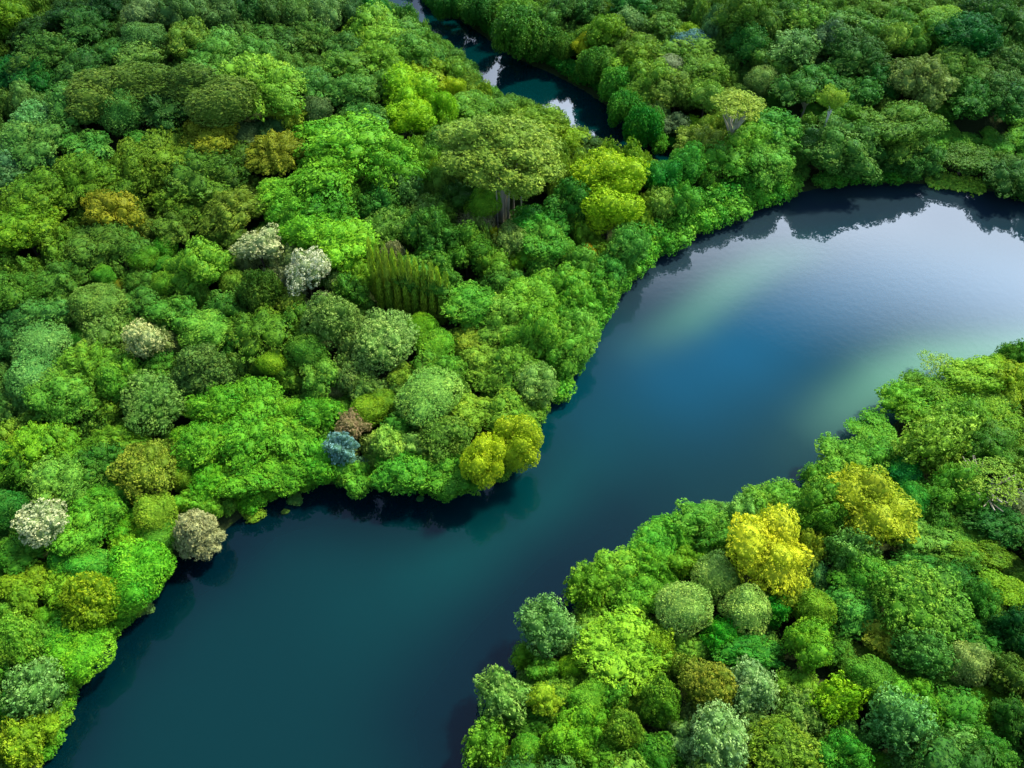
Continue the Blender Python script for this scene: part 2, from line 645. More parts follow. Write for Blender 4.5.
# ------------------------------------------------------------------ reading the plant list
DATA = """# x y w h form hex [!short!full label]
# --- upper left block
8 22 46 42 R 5a8a1e
35 32 36 30 r 1f4a22
70 15 40 32 r 1c4524
105 10 38 30 r 1a4026
143 15 30 36 b 6b8f5e !pale grey-green billow tree!pale grey-green billowing tree among dark trees on the far upper slope
173 16 36 40 r 3f6e3c
212 16 46 46 R 4a7a45
246 10 40 40 r 265530
270 14 34 42 b 3c6b36
297 18 34 40 b 548a48
144 40 42 30 s 3f7a3f
187 44 46 36 R 5c8a35
111 54 36 30 r 2f6e33
88 30 45 30 r 2a6330
135 62 40 30 c 5a8c40
82 70 44 27 r 2f6b33
48 58 48 40 r 3a7030
15 72 40 30 r 1f5c3a
35 82 40 32 r 256238
203 58 46 26 r 428838
228 52 45 28 r 4d9040
255 57 45 28 r 3f8535
210 73 46 26 r 4f9440
258 86 78 46 R 74b03c !bright yellow-green spreading tree!large bright yellow-green spreading tree on the slope beyond the giant arched crown
278 40 40 26 r 3a7835
152 88 168 50 U 5a7a35 !giant arched tree!giant olive tree whose crown arches round smaller dark trees on the left hill
120 108 38 46 s 3c8040
78 108 46 40 r 3f8540
165 106 54 38 r 2b5e30
203 102 36 35 r 3a6e35
223 112 32 26 s 5a8a4a
38 122 42 28 c 6dac7a !pale mint dome!pale mint green dome tree among the trees by the left frame edge
34 147 56 40 r 4b8a42
9 163 32 36 c 6b9c78
87 145 50 35 r 3c8c3e
146 141 40 28 r 36873c
174 130 23 24 s 2f9a35
168 118 25 20 r 2f8a40
193 116 18 22 s 3f9040
15 178 46 32 c 5f9068
44 165 26 26 r 4a7d5a
241 137 32 27 s 5f7f50
267 132 32 26 r 3a6640
292 115 34 30 r 8a9a2a
208 141 60 28 R 8f8a28 !long golden-topped crown!wide golden-brown topped crown on the ridge of the left hill
128 167 52 40 R 6a8a28
165 156 60 44 R 6a8a25 !olive hump tree!olive hump-shaped tree on the left hillside ridge below the giant arched crown
208 166 44 32 R 5f8228
190 172 60 36 r 4a8030
275 153 56 36 R 8f8a2a !bronze-olive crown!bronze-olive rounded tree at the corner of the vivid green tufted patch
230 166 50 35 r 3a6a25
40 197 58 40 R 568a25
82 182 58 42 R 5a8c26
120 185 48 36 R 4f8228
113 213 45 45 r 95882a !golden-brown tree!golden-brown autumn-tinted tree on the left hillside
150 196 30 24 r 2a5528
172 200 46 35 r 6a8a28
28 218 62 28 R 6f9a25
232 210 56 42 R 7d8f35
203 188 55 30 r 5a8a2e
203 214 40 30 r 56832a
25 232 60 36 R 6a9a20
60 244 42 40 r 5a8522
18 294 56 46 R 3a7a26
68 280 46 36 r 3a7528
95 246 50 36 R 4a7e30
126 247 40 32 r 3f7f30
142 258 27 18 s 3f9020 !small glossy green oval!small glossy green oval tree standing in a dark hollow
164 247 23 22 s 2f9a28
162 266 22 20 s 2f9030
103 276 21 21 s 3fa030 !small bright green ball!small bright green ball-shaped tree between darker crowns
118 287 15 13 s 8a8428
138 283 28 24 r 3f7e2e
97 306 46 39 s 5f9040 !olive smooth dome!olive green smooth dome tree above the blue-green pair
137 302 34 27 r 3f8838
164 286 25 29 s 55a030
200 270 52 46 R 5aa835 !big bright green dome!big bright green dome tree below the olive-tan crowns
259 246 40 36 e dad6aa !upper cream blossom tree!cream blossomed tree at the lower corner of the vivid green tufted patch
306 271 38 40 e e4e2c4 !whitest blossom tree!whitest blossomed tree, greenish below, in front of bright lime foliage
234 285 25 36 s 78a840
262 292 46 56 w 3a6a25 !dark drooping tree!dark drooping fine-leaved tree between two blossoming trees
290 306 26 28 c a8b848
12 322 46 36 r 3f8048
40 315 46 32 r 46904a
62 310 31 28 r 50a048
41 346 53 34 s 5aa258 !teal smooth dome!blue-green smooth dome tree, upper one of a touching pair
35 379 50 36 s 52985a
79 338 21 18 s 2f8a3a
107 340 42 38 c 7aa050
142 340 37 44 e d2cc98 !tan-cream blossom tree!tall tan-cream blossomed tree between pale speckled and light green domes
88 368 60 46 R 5aa030
125 382 42 42 r 4a9a2e
180 316 46 42 r 3f9035
206 333 50 40 s 60b045 !light green smooth dome!light green smooth dome tree behind the dark feathery conifer
163 366 34 28 r 3a8a30
202 371 54 54 f 52803f !dark feathery conifer!dark feathery conifer with layered sprays above the vivid green slope
153 406 64 52 C 68a052 !big speckled dome!big pale-speckled round dome tree beside the vivid green slope
258 330 56 42 r 4f8628
272 363 24 30 s 8fb828 !lime ball tree!small lime ball-shaped tree above the vivid green slope
60 402 60 42 R 4f9c38
105 402 36 32 r 5a8f2a
5 346 28 40 r 386e45
225 235 40 30 r 5a7a2e
180 228 40 30 r 56782a
300 330 36 36 r 3f8028
235 345 30 30 r 2f8030
225 310 40 36 r 35802f
# --- vivid patches
345 148 88 52 T 5ab42c !vivid green tufted crown!large vivid green tufted tree crown on the hilltop right of the bronze-olive crown
388 168 60 52 T 54ae2e
325 178 66 52 T 54b02c
275 196 46 50 T 5cb834
292 215 46 40 T 50ac30
330 214 56 36 t 3fa030
322 234 60 40 R 60c030
345 246 56 42 R 7ad038 !bright lime crown!bright lime leafy tree behind the whitest blossom tree
383 232 46 36 c 5f9a40
394 257 28 38 w a8a47c !bare grey-tan tree!thin bare grey-tan tree behind the tight clump of columnar trees
363 279 30 30 r 8ab830
350 290 30 34 r 3f8a30
331 322 50 56 C 88ac5e !tall pale-speckled tree!tall pale-speckled tree beside the wider pale-speckled tree
382 341 62 48 C 8eba6c !wide pale-speckled tree!wide pale-speckled tree in front of the columnar clump
306 352 38 38 s 4f9a38
420 328 31 27 s 5aaa20
425 274 60 40 R 3a8a30
432 236 52 56 R 2f7a2e
400 228 36 30 r 358030
455 233 14 16 r c0b828
440 209 36 27 r 6aa038
484 205 32 34 s 66b030 !light green ball!light green ball tree at the foot of the huge olive tree
478 227 30 26 c 94906c
496 237 18 21 r d0b828 !small orange-yellow tree!small orange-yellow tree beside greyish twiggy crowns in the central wood
466 252 42 42 r 3a8528
490 266 36 36 r 5a9a30
516 262 18 21 r 90b828
493 291 32 36 w 2f7028
512 243 34 34 c 7a9a50
534 252 36 32 r 58b038
537 224 42 36 r 2f9a38
472 309 60 38 R 48a838
499 322 50 42 R 78b848
531 303 50 46 R 68b838
535 338 46 50 R 5ab038
466 341 36 31 c 98a838
481 360 36 28 r 8ab040
437 347 36 28 s 58b030
437 368 40 36 r 4a9a30
402 375 26 24 r 8aa838
426 368 22 22 c b4b050
430 395 58 52 s 7aba5a !pale sea-green dome!large pale sea-green smooth dome tree near the lake point
490 380 42 32 r 78a838
516 367 50 46 R 6ab040
538 388 42 50 R 8fc068 !pale lakeside crown!large pale green leafy tree on the lake edge near the yellow pair
368 411 36 30 s 7aa020 !olive-lime dome!olive-lime smooth dome beside the dusty pink-brown tree
352 424 31 28 c a08c70 !dusty pink-brown tree!dusty pink-brown tree squeezed between the olive-lime dome and blue-grey tree
384 402 26 24 s 6a9a28
318 376 32 32 r 6ab048
335 390 18 14 c 8a8a58
294 412 22 27 s 60c030
278 426 20 21 s 78c040
341 449 29 36 c 92b2b4 !blue-grey tree!blue-grey tree just below the dusty pink-brown tree
388 443 31 32 r 98c455 !pale lime pom-pom!pale lime rounded tree above the bright shoreline bushes
411 448 26 36 c 8abf60
355 476 36 34 r 4fae38
402 470 56 46 R 3ca834
452 477 50 44 R 3fa030
440 434 52 46 C 6a9a40
472 413 42 32 r 8fb038
408 421 40 36 r 2a8028
484 464 50 78 B d8d42c !bright yellow lakeside tree!tall bright yellow billowing tree overhanging the lake point
519 447 48 54 B d2d030 !smaller yellow lakeside tree!smaller bright yellow tree at the tip of the lake point
510 415 46 36 R 6aa838
# carpet (bright slope)
215 408 52 46 T 4cac2c @slope
255 402 54 44 T 4cac2c @slope
295 436 56 46 T 4cac2c @slope
245 440 58 50 T 4cac2c @slope
205 446 50 48 T 4cac2c @slope
285 470 52 40 T 4cac2c @slope
240 478 54 44 T 4cac2c @slope
320 462 44 40 T 3cae2a @slope
212 480 40 36 T 40b024 @slope
320 415 40 40 T 3aa428 @slope
185 440 36 36 T 44a824 @slope
# --- left lower
18 429 20 16 r b8b020
38 442 46 42 r 7ab828 !lime lumpy tree!lime lumpy tree by the left frame edge with a small gold tree behind
62 453 40 40 r 55a028
6 458 28 40 r 45a030
26 469 36 36 r 3f8a28
117 441 60 32 R 5a9a28
135 428 40 20 c 6f9a30
143 471 64 56 C a0a23a !olive-gold speckled tree!broad olive-gold speckled tree between the big speckled dome and the lake
64 487 56 52 R 6ab048
100 505 60 42 R 48a830
105 466 46 42 r 2f7a28
34 489 23 22 s 2f8030
10 512 42 44 s 2f7a40
46 523 46 44 e d8d6ae !lower cream blossom tree!cream-white blossomed tree in the lower left wood near the frame edge
157 513 37 40 s 98b838 !lime-gold dome!lime-gold smooth dome beside the grey-tan ball by the lake
157 538 34 30 s 50a838
189 501 25 25 r 58b030
206 490 18 20 s 98b848
211 506 19 30 r 68b838
197 533 47 48 f b4ae86 !grey-tan ball!grey-tan twiggy ball-shaped tree overhanging the lake
184 479 23 24 s 7a9a28
80 535 50 46 R 58b838
120 525 36 30 r 3aa020
122 546 24 32 r 88b828
135 534 21 23 r 60b828
22 556 40 32 r 3f9a30
66 563 36 28 s 2fa038
90 568 42 36 s 38a840
140 570 62 56 s 40b828 !bright green shore hump!smooth bright green hump-shaped tree meeting the lake beside the grey-tan ball
127 592 46 46 s 40b830
26 582 37 32 r 90b028
25 604 27 32 r 80b030
60 589 39 32 r 80b028
93 601 52 54 C 9aaa1e !mustard dome!mustard-yellow fine-leaved dome tree near the left lake shore
44 618 19 21 s 58b830
60 619 19 19 s 48b030
65 641 46 42 s 38b040
78 656 56 52 s 50b828
18 646 50 50 C 68b038
38 690 50 56 c 78b46a !pale feathery lakeside tree!pale grey-green feathery tree near the lower left lake shore
62 686 24 36 r 60b030
8 705 28 36 r 2f9a38
20 745 46 50 c a8b82c !yellow-lime corner tree!yellow-lime tree in the lower left corner of the wood
47 726 27 28 r 98b828
5 670 28 40 r 4aa038
5 620 24 40 r 58a838
# --- near bank left part
587 587 40 48 c 7ab432
616 576 56 46 R 64b838
654 570 50 46 R 48a828
640 596 44 40 R 58b030
687 563 34 38 r 70a828
716 579 42 50 s 9cc064 !pale grey-green cone!pale grey-green smooth tree behind the grey-green ball pair
683 610 50 52 s a2c66a !left grey-green ball!pale grey-green ball tree on the near bank, standing apart on the left
746 610 44 50 s a6ca6c !right grey-green ball!pale grey-green ball tree right beneath the golden-yellow dome
547 629 50 54 c 74b46c !sage shore tree!pale sage tree at the near-bank waterline, tallest on that edge
622 650 84 72 T 98c834 !lime tufted tree!large lime tufted tree with separate leaf bunches on the near bank
660 646 30 34 t acc430
569 667 21 34 s 8cc428
541 668 26 32 r 50a838
526 660 24 30 r 60a028
502 696 53 58 c 84bc64 !pale sage corner tree!pale sage tree standing at the outermost point of the near bank
542 703 27 44 r b4c432 !yellow-lime slim tree!yellow-lime upright tree beside the pale sage corner tree
590 700 36 40 s 60b030 !round green dome!round fresh green dome in front of the lime tufted tree
590 726 33 34 r 50a828
689 651 31 28 r 68b040
716 638 32 32 r 20a030
660 701 43 54 C 5a9828
708 689 49 56 C a09a3c !bronze speckled tree!bronze-gold speckled tree beside the upper silvery mint tree
628 733 37 48 C 78a030
570 734 39 56 r 68b828
530 722 46 32 r 3a8828
487 743 42 44 c 70b838
510 763 30 24 r 98c038
528 752 31 32 s 48a830
550 752 25 36 r 78b830
657 756 50 46 C 2f8f28
681 730 21 24 s 3a9028
720 741 56 58 c a0cc8a !lower silvery mint tree!silvery mint tree at the bottom edge beside the olive-brown dome
753 688 47 60 c 9ac88a !upper silvery mint tree!silvery mint tree above the olive-brown dome on the near bank
600 756 42 36 r 58a830
612 695 30 34 r 48a030
690 765 30 24 r 3a8828
# --- near bank centre
768 552 79 76 B dac836 !golden-yellow dome!big golden-yellow dome tree near the near-bank lake edge
815 575 25 30 c 5a9a68
847 553 42 50 c 66ac58
864 582 56 50 R 48a838
856 606 48 40 r 3f9a48
917 602 84 70 C 5aa83a !big rippled green tree!very big rippled green tree in the middle of the near-bank wood
815 610 37 40 s 70a028
806 645 47 54 r 5aa828
881 637 40 36 r c0b846 !small gold-and-tan tree!small gold-and-tan tree in front of the very big rippled tree
923 657 46 50 c 4f9c4c
967 663 39 44 s 98ac64 !tan-olive ball!tan-olive smooth ball tree in shade on the near bank
983 640 42 32 r 2f8838
748 651 58 36 r 38a048
772 610 30 42 r 1f8a38
844 657 26 24 r 3f8f30
873 682 44 50 s 4a9a30
793 690 40 36 r 70a830
801 712 45 44 c 80aa55
836 701 43 60 t a0d022 !vivid lime tree!vivid lime tufted tree right of the upper silvery mint tree
915 697 43 42 r 50b030
900 727 55 64 c 70b878 !pale teal tree!pale teal tree near the bottom edge of the near-bank wood
988 704 42 30 l 84b42a
953 720 50 42 r 2f8a28
780 747 75 62 C 7a982a !olive-brown dome!big olive-brown fine-leaved dome at the bottom of the near bank
838 757 42 46 r 2f9a38
965 754 62 38 c 74bc64
993 753 36 40 r 3a9a38
877 764 32 24 r 50a828
1006 673 42 42 r 4a7028
1008 591 48 32 l 84b422 !lime layered tree!lime layered tree at the right frame edge beyond the tan-olive ball
982 603 32 42 r 2f8a30
985 555 62 24 l 6f9a20
912 564 52 30 r 389040
960 560 40 26 r 4f9a30
946 582 40 36 r 1f6828
1016 636 40 50 r 1f5030
1012 720 36 40 r 2a7028
867 509 82 70 B c6bc32 !large chartreuse tree!large chartreuse spreading tree behind the big rippled green tree
937 444 62 56 t a8c84c !pale lime tufted tree!pale lime tufted tree standing clear above the dark near-bank trees
901 473 36 32 s 2f8a58 !small teal tree!small teal rounded tree between the chartreuse and pale lime tufted trees
911 502 33 36 s 3a9a50
876 434 50 36 l 48a830
867 458 46 40 r 3f9a30
840 464 52 42 r 58a838
818 480 42 40 r 489a30
905 398 44 34 r 58b030
930 408 60 34 l 5aa828
917 388 42 26 r 4a8f28
936 364 40 34 o 9cc060 !lone shallows tree!lone pale green tree with see-through branches leaning over the pale shallows
957 397 62 34 l 6aa828
974 379 60 32 R 88b830
998 366 30 18 s 88b828
1017 358 28 28 r 3a8828
1008 384 42 28 R 98b028
996 423 46 34 l 80b030
974 432 50 42 r 4f9828
990 447 52 46 r 3a8028
990 404 50 28 l 58a030
993 478 76 48 o 86aa3e !sprawling pale-limbed tree!sprawling tan umbrella tree with bare pale limbs at the right frame edge
1005 503 52 24 w 8f9c74
996 522 60 32 r 2a6a38
955 492 50 46 r 409428
948 520 40 30 r 35802a
923 538 52 34 r 5aa040
966 534 56 28 l 5aa838
820 516 56 56 R 40902a
785 499 46 38 r 58a838
765 508 40 38 r 5fa838
744 514 34 34 c 70b858
716 510 26 20 r 5fa850
703 521 50 38 r 55b040
677 532 46 42 R 48b838
653 549 46 38 R 40b038
715 540 40 38 r 3a8828
# --- beyond the river, top right
518 32 60 42 w 2f7a28
520 12 36 30 r 4f9a30
480 8 40 30 w 2a7034
447 4 36 26 w 286c38
547 20 32 32 r 408038
544 40 40 30 w 3a8030
564 46 30 28 w 4a8a30
561 12 30 30 r 2f6a30
588 12 36 30 r 2f6e30
604 13 17 22 r 98a828
582 47 18 30 r ccbc2a !golden slim tree!slim golden-yellow tree on the far river bank
602 35 40 36 R 6a9a28
627 23 30 30 c 74a46c !far mint tree!pale mint tree behind the slim golden tree beyond the river
632 6 36 20 r 2f7040
667 28 32 26 r 4f8a38
626 46 36 26 r 587f30
640 54 40 24 R 6a9028
663 43 11 24 s 2a8a80
684 35 21 20 r 98b830
693 47 36 18 c 5f8082
670 69 28 25 s 90a07e !far grey dome!pale grey dome tree among green crowns beyond the river
702 73 46 32 R 5a9030
686 56 50 22 r 5a8f30
597 64 42 34 w 3f8a30
627 66 36 28 r 7ab030
650 84 46 36 R 68a038
676 93 40 36 r 6a8a38
706 99 33 40 b 7cac4c
739 103 52 34 u b0b84a !far flat-topped tree!flat-topped lime tree with a pale bare trunk beyond the river
656 116 26 28 c 6a9a58
672 125 26 22 r 5a7a58
617 86 40 40 w 38a038
624 108 38 38 w 2f9038
642 126 42 46 w 2a8840
646 106 26 30 r 4f9a38
688 128 23 18 r 90b828
702 147 52 42 R 8c9c3c !far olive dome!olive dome tree near where the river meets the lake
660 145 18 32 r 48b038
663 180 36 42 b 2f8a48
686 169 34 40 b 38984a
612 178 74 60 B b4c620 !big chartreuse tree!big chartreuse billowing tree above the central lake bank
608 212 60 48 B acc822 !lower chartreuse tree!chartreuse billowing tree directly under the big chartreuse tree
583 151 30 22 r 2f5f28
540 129 52 30 R 80a030
562 142 40 30 R 90b028
500 148 114 66 V 90a848 !huge olive tree!huge olive spreading tree with pale hanging trunks beside the river bend
660 206 28 34 c 90b44c
680 202 32 40 r 3fa038
565 205 40 44 r 2f7f38
722 160 44 36 r 4aa838
752 149 50 32 R 60b038
766 160 50 36 R 50a840
778 132 50 32 r 38983a
747 18 46 44 R 4a8030
747 46 36 36 b 2a6a38
784 17 33 28 r 3a7a30
809 23 40 27 r 5a9a38
795 51 46 36 c 65a05e
771 63 33 30 r 4f8838
762 81 29 26 s 7ca45c
808 95 27 21 u 74a832 !small white-trunked tree!small green tree on a tall white trunk beyond the lake
833 100 22 34 b a0bc44 !far pale lime tree!pale lime upright tree beside the small white-trunked tree
799 69 17 16 s 6a9a50
827 41 31 32 r 5a7f60
852 46 46 36 r 2f6a30
853 23 46 30 r 48883a
873 7 30 18 r 5a8f35
897 23 33 27 r 408a30
891 43 27 34 b 84ac4c !far pale twin tree!pale lime upright tree in the dark wood at the top right
911 46 27 32 r 4a8f38
942 16 36 22 l 74ac34
932 34 36 30 r 4f9030
923 82 56 50 R 7f9452 !lone olive dome!large olive dome tree in the open dark wood at the upper right
860 64 46 36 r 286428
880 82 36 32 r 226030
856 92 42 32 r 2f7a38
824 79 40 27 r 2f7a38
791 88 42 27 r 2f7430
967 42 60 32 R 1f5f38
1005 22 42 36 r 2f7030
985 12 36 26 r 1f5528
961 69 52 28 R 4f8a38
1002 67 46 28 r 3a7030
1005 89 46 30 r 346e30
970 88 42 28 r 3f8638
972 102 46 26 r 2f7a38
1005 104 48 26 r 2a6a30
900 132 62 34 R 4a8630 !wide dark dome!wide dark green dome tree behind the lake's far grassy ledge
838 151 70 38 R 3a7f38 !dark round lakeside tree!large dark green round tree beside the far lake shore
891 158 46 36 r 2f7038
917 162 36 34 r 357a3a
850 118 42 24 r 4a9030
1008 176 44 34 r 2f6a30
965 160 60 26 l 3f7a2e
# --- upper centre
327 16 36 40 b 5a8a50
352 16 32 40 b 3a6840
374 13 27 32 r 2f7a48
285 41 32 27 r 3a7038
313 39 36 30 r 4a7f38
340 50 34 28 r 3a7a38
376 33 50 25 r 68a838
376 48 46 27 r 80b038
378 63 50 28 R 6aa838
400 35 42 25 r 48903a
406 54 48 30 R 4a9038
425 60 34 24 r 3f8a38
430 71 36 21 r 88a020
411 76 36 22 r a0b020
450 90 28 26 B b4bc20
410 97 52 32 B 90c622 !yellow-lime ridge tree!yellow-lime billowing tree on the ridge left of the river
440 111 33 40 B 88c422
408 119 46 32 B 9ccc22 !front yellow-lime tree!brightest yellow-lime tree, frontmost of the cluster left of the river
451 71 30 26 r 5a8f28
473 110 42 28 R 58a038
303 80 36 27 r 3f8a40
345 66 40 30 r 58983c
350 92 46 36 R 4a9040
317 92 40 36 r 388038
315 109 31 29 s 5a7f50
361 117 42 27 r 38803a
378 90 34 30 r 4f8f3a
437 173 23 42 b 8cac2c
405 190 32 42 c 5a9a58
380 208 40 36 r 2f7a38
423 211 31 27 c 6a9a48
460 197 36 32 r 2f6a28
448 148 40 34 r 3a7a2c
500 106 14 16 c 74b45c
# --- central right bank
590 254 15 30 r dca82c !orange-tipped slim tree!slim orange-tipped tree between the chartreuse trees and the lake bank
541 245 50 40 R 3f9f38
550 228 46 32 r 2f8a38
541 290 40 32 r 68b838
568 288 46 38 R 4fae38
580 306 42 42 R 50b038
603 287 32 36 r 4aa83a
607 270 32 32 r 3a9048
630 250 42 40 R 3f9a40
578 268 32 36 r 4f9a38
578 338 46 46 R 68b848
560 352 42 46 R 5ab040
566 320 36 36 r 48a838
505 285 36 34 r 3f8a34
"""

TREES = []
for ln in DATA.strip().splitlines():
    if ln.startswith('#') or not ln.strip():
        continue
    parts = ln.split('!')
    t = parts[0].split()
    e = dict(x=float(t[0]), y=float(t[1]), w=float(t[2]), h=float(t[3]), form=t[4], hex=t[5], slope='@slope' in t)
    if len(parts) == 3:
        e['short'], e['label'] = parts[1].strip(), parts[2].strip()
    TREES.append(e)

rnd = random.Random(5)
GROW = 1.10
for e in TREES:
    f = e['form']
    w, h = e['w'] * GROW, e['h'] * GROW
    zc = 6.0
    for _ in range(6):
        xy = on_level(e['x'], e['y'], zc)
        dep = to_px((xy[0], xy[1], zc))[2]
        slant = math.hypot(math.hypot(xy[0], xy[1]), CAM_H - zc)
        th = math.asin((CAM_H - zc) / slant)
        a = w / 2 * dep / FPX
        hh = h / 2 * dep / FPX
        b2 = hh * hh - (a * math.sin(th)) ** 2
        lo, hi = {'u': (.42, .6), 'o': (.42, .6), 'U': (.34, .42), 'V': (.5, .62), 'l': (.5, .8), 's': (.72, 1.05), 'w': (.9, 1.5), 'B': (.8, 1.6), 'f': (.8, 1.1), 'T': (.5, .8)}.get(f, (.66, 1.15))
        b = math.sqrt(max(b2, 0)) / math.cos(th)
        b = min(max(b, lo * a), hi * a)
        ay = a
        if b2 < 0:
            ay = min(a, max(.42 * a, hh * .93 / math.sin(th)))
            b = max(lo * ay, .30 * a) if f not in 'U' else b
        if a > 6 and f in 'RT':
            b = min(b, 6.5)
        clear = {'u': 1.0 * a, 'U': .22 * a, 'V': .85 * a, 'o': .8 * a, 'T': .15 * a, 'w': .1 * a}.get(f, .30 * a) + .5
        if f == 'e':
            clear = max(clear, .6 * a + 1.8)
        if 'white-trunked' in e.get('label', ''):
            clear = 4.2 * a
        elif 'label' in e and e['w'] < 33 and f in 'srce':
            clear = max(clear, 2.4)
        elif 'orange-tipped' in e.get('label', ''):
            clear = 4.5
        elif 'far flat-topped' in e.get('short', ''):
            clear = 2.1 * a
        g = float(ground_z([xy])[0])
        g = max(g, .15)
        zc = g + clear + b
    wd = float(water_dist([xy])[0])
    if wd < 1.0:                                  # crown reaches out over the water: low crown, foot on the bank
        clear = min(clear, .12 * a + .25)
        zc = g + clear + b
        for _ in range(3):
            xy = on_level(e['x'], e['y'], zc)
    e.update(p=xy, a=a, ay=ay, b=b, g=g, zc=zc, wd=float(water_dist([xy])[0]))

# feet of overhanging trees stay on land: the trunk leans out from the bank
def bank_foot(p):
    p = np.array(p, float)
    for _ in range(60):
        d = float(water_dist([p])[0])
        if d > .5:
            break
        q = []
        for k in range(16):
            an = k / 16 * 6.2832
            q.append(p + .8 * np.array([math.cos(an), math.sin(an)]))
        dd = water_dist(q)
        p = q[int(np.argmax(dd))]
    return p


# ------------------------------------------------------------------ which trees stand alone as things, which belong to the mass
MAX_THINGS = 300
order = sorted(range(len(TREES)), key=lambda i: (0 if 'label' in TREES[i] else 1, -TREES[i]['w'] * TREES[i]['h']))
alone = set(order[:MAX_THINGS])

# ------------------------------------------------------------------ labels
def colour_word(hx, form):
    r, g, b = (int(hx[i:i + 2], 16) / 255 for i in (0, 2, 4))
    h, s, v = colorsys.rgb_to_hsv(r, g, b)
    h *= 360
    if h < 64 and v > .5:
        return 'golden green'
    if h < 78:
        return 'olive green' if v < .66 else 'yellow-green'
    if h < 92 and s > .5:
        return 'lime green' if v > .6 else 'olive green'
    if s < .38:
        return 'grey-green'
    if h > 138:
        return 'blue-green'
    if v < .40:
        return 'very dark green'
    if v < .50:
        return 'dark green'
    if s < .55:
        return 'pale green'
    if v > .66:
        return 'bright green'
    return 'mid green'


TEX = dict(r='rounded', R='broad lumpy', s='smooth domed', c='pale-tipped', C='speckled', t='tufted', T='tufted', b='billowy', B='billowing', u='flat-topped', o='open-crowned', U='flat-topped', l='layered',
           f='feathery', w='drooping', k='slender', V='spreading', e='blossomed')
NAME = dict(r='broadleaf_tree', R='broadleaf_tree', s='domed_tree', c='broadleaf_tree', C='domed_tree', t='tufted_tree', T='tufted_tree', b='billowing_tree', B='billowing_tree', u='umbrella_tree', o='umbrella_tree',
            U='umbrella_tree', l='layered_tree', f='feathery_tree', w='drooping_tree', k='columnar_tree', V='umbrella_tree', e='blossom_tree')


def rel(e, L):
    dx, dy = e['x'] - L['x'], (e['y'] - L['y']) * 1.15
    if abs(dx) > abs(dy):
        return 'left of' if dx < 0 else 'right of'
    return 'behind' if dy < 0 else 'in front of'


def dist(e, L):
    return math.hypot(e['x'] - L['x'], (e['y'] - L['y']) * 1.15)


things = [TREES[i] for i in sorted(alone)]
marks = [e for e in things if 'short' in e]
for e in things:
    e['cw'] = colour_word(e['hex'], e['form'])
    e['tw'] = TEX[e['form']]
used = {}
slope_label = 'vivid green tufted tree in the dense bright patch sloping down to the lake'
for e in things:
    if 'label' in e or e['slope']:
        continue
    size = 'small ' if e['w'] < 27 else ('large ' if e['w'] > 58 else '')
    noun = f"{e['cw']} {e['tw']} tree"
    near = sorted(marks, key=lambda L: dist(e, L))[:7]
    cands = []

    def same(q):
        return q is not e and 'short' not in q and q['cw'] == e['cw'] and q['tw'] == e['tw']
    for L in near[:3]:
        R_, D_ = rel(e, L), dist(e, L)
        rivals = [q for q in things if same(q) and rel(q, L) == R_ and dist(q, L) < max(D_ * 1.5, D_ + 25)]
        if D_ < 120:
            cands.append((len(rivals), 0 if D_ < 60 else .3, f"{size}{noun} {'just ' if D_ < 55 else ''}{R_} the {L['short']}"))
    for i in range(5):
        for j in range(i + 1, 5):
            A, B = near[i], near[j]
            v1 = np.array([A['x'] - e['x'], A['y'] - e['y']])
            v2 = np.array([B['x'] - e['x'], B['y'] - e['y']])
            cs = v1 @ v2 / (np.linalg.norm(v1) * np.linalg.norm(v2) + 1e-6)
            if cs > -.6:
                continue
            rv = 0
            for q in things:
                if same(q):
                    u1 = np.array([A['x'] - q['x'], A['y'] - q['y']])
                    u2 = np.array([B['x'] - q['x'], B['y'] - q['y']])
                    if u1 @ u2 / (np.linalg.norm(u1) * np.linalg.norm(u2) + 1e-6) < -.6:
                        rv += 1
            cands.append((rv, .5, f"{size}{noun} between the {A['short']} and the {B['short']}"))
    for L in near[:3]:
        R_, D_ = rel(e, L), dist(e, L)
        al = sorted([q for q in things if (q is e or same(q)) and rel(q, L) == R_], key=lambda q: dist(q, L))
        k = al.index(e)
        if k < 4:
            o_ = ['first', 'second', 'third', 'fourth'][k]
            cands.append((0, .8 + k * .1, f"{o_} {noun} {R_} the {L['short']}"))
            if k:
                pass
    for L in near[:4]:
        for B in near[:5]:
            if B is L or rel(e, L) == rel(e, B):
                continue
            rv = sum(1 for q in things if same(q) and rel(q, L) == rel(e, L) and rel(q, B) == rel(e, B) and dist(q, L) < dist(e, L) * 2 + 40)
            cands.append((rv, 1.5, f"{noun} {rel(e, L)} the {L['short']}, {rel(e, B)} the {B['short']}"))
    cands = [c for c in cands if len(c[2].split()) <= 16 and c[2] not in used]
    cands.sort()
    e['label'] = cands[0][2]
    used[e['label']] = e

# ------------------------------------------------------------------ standing trees as things
cnt = {}


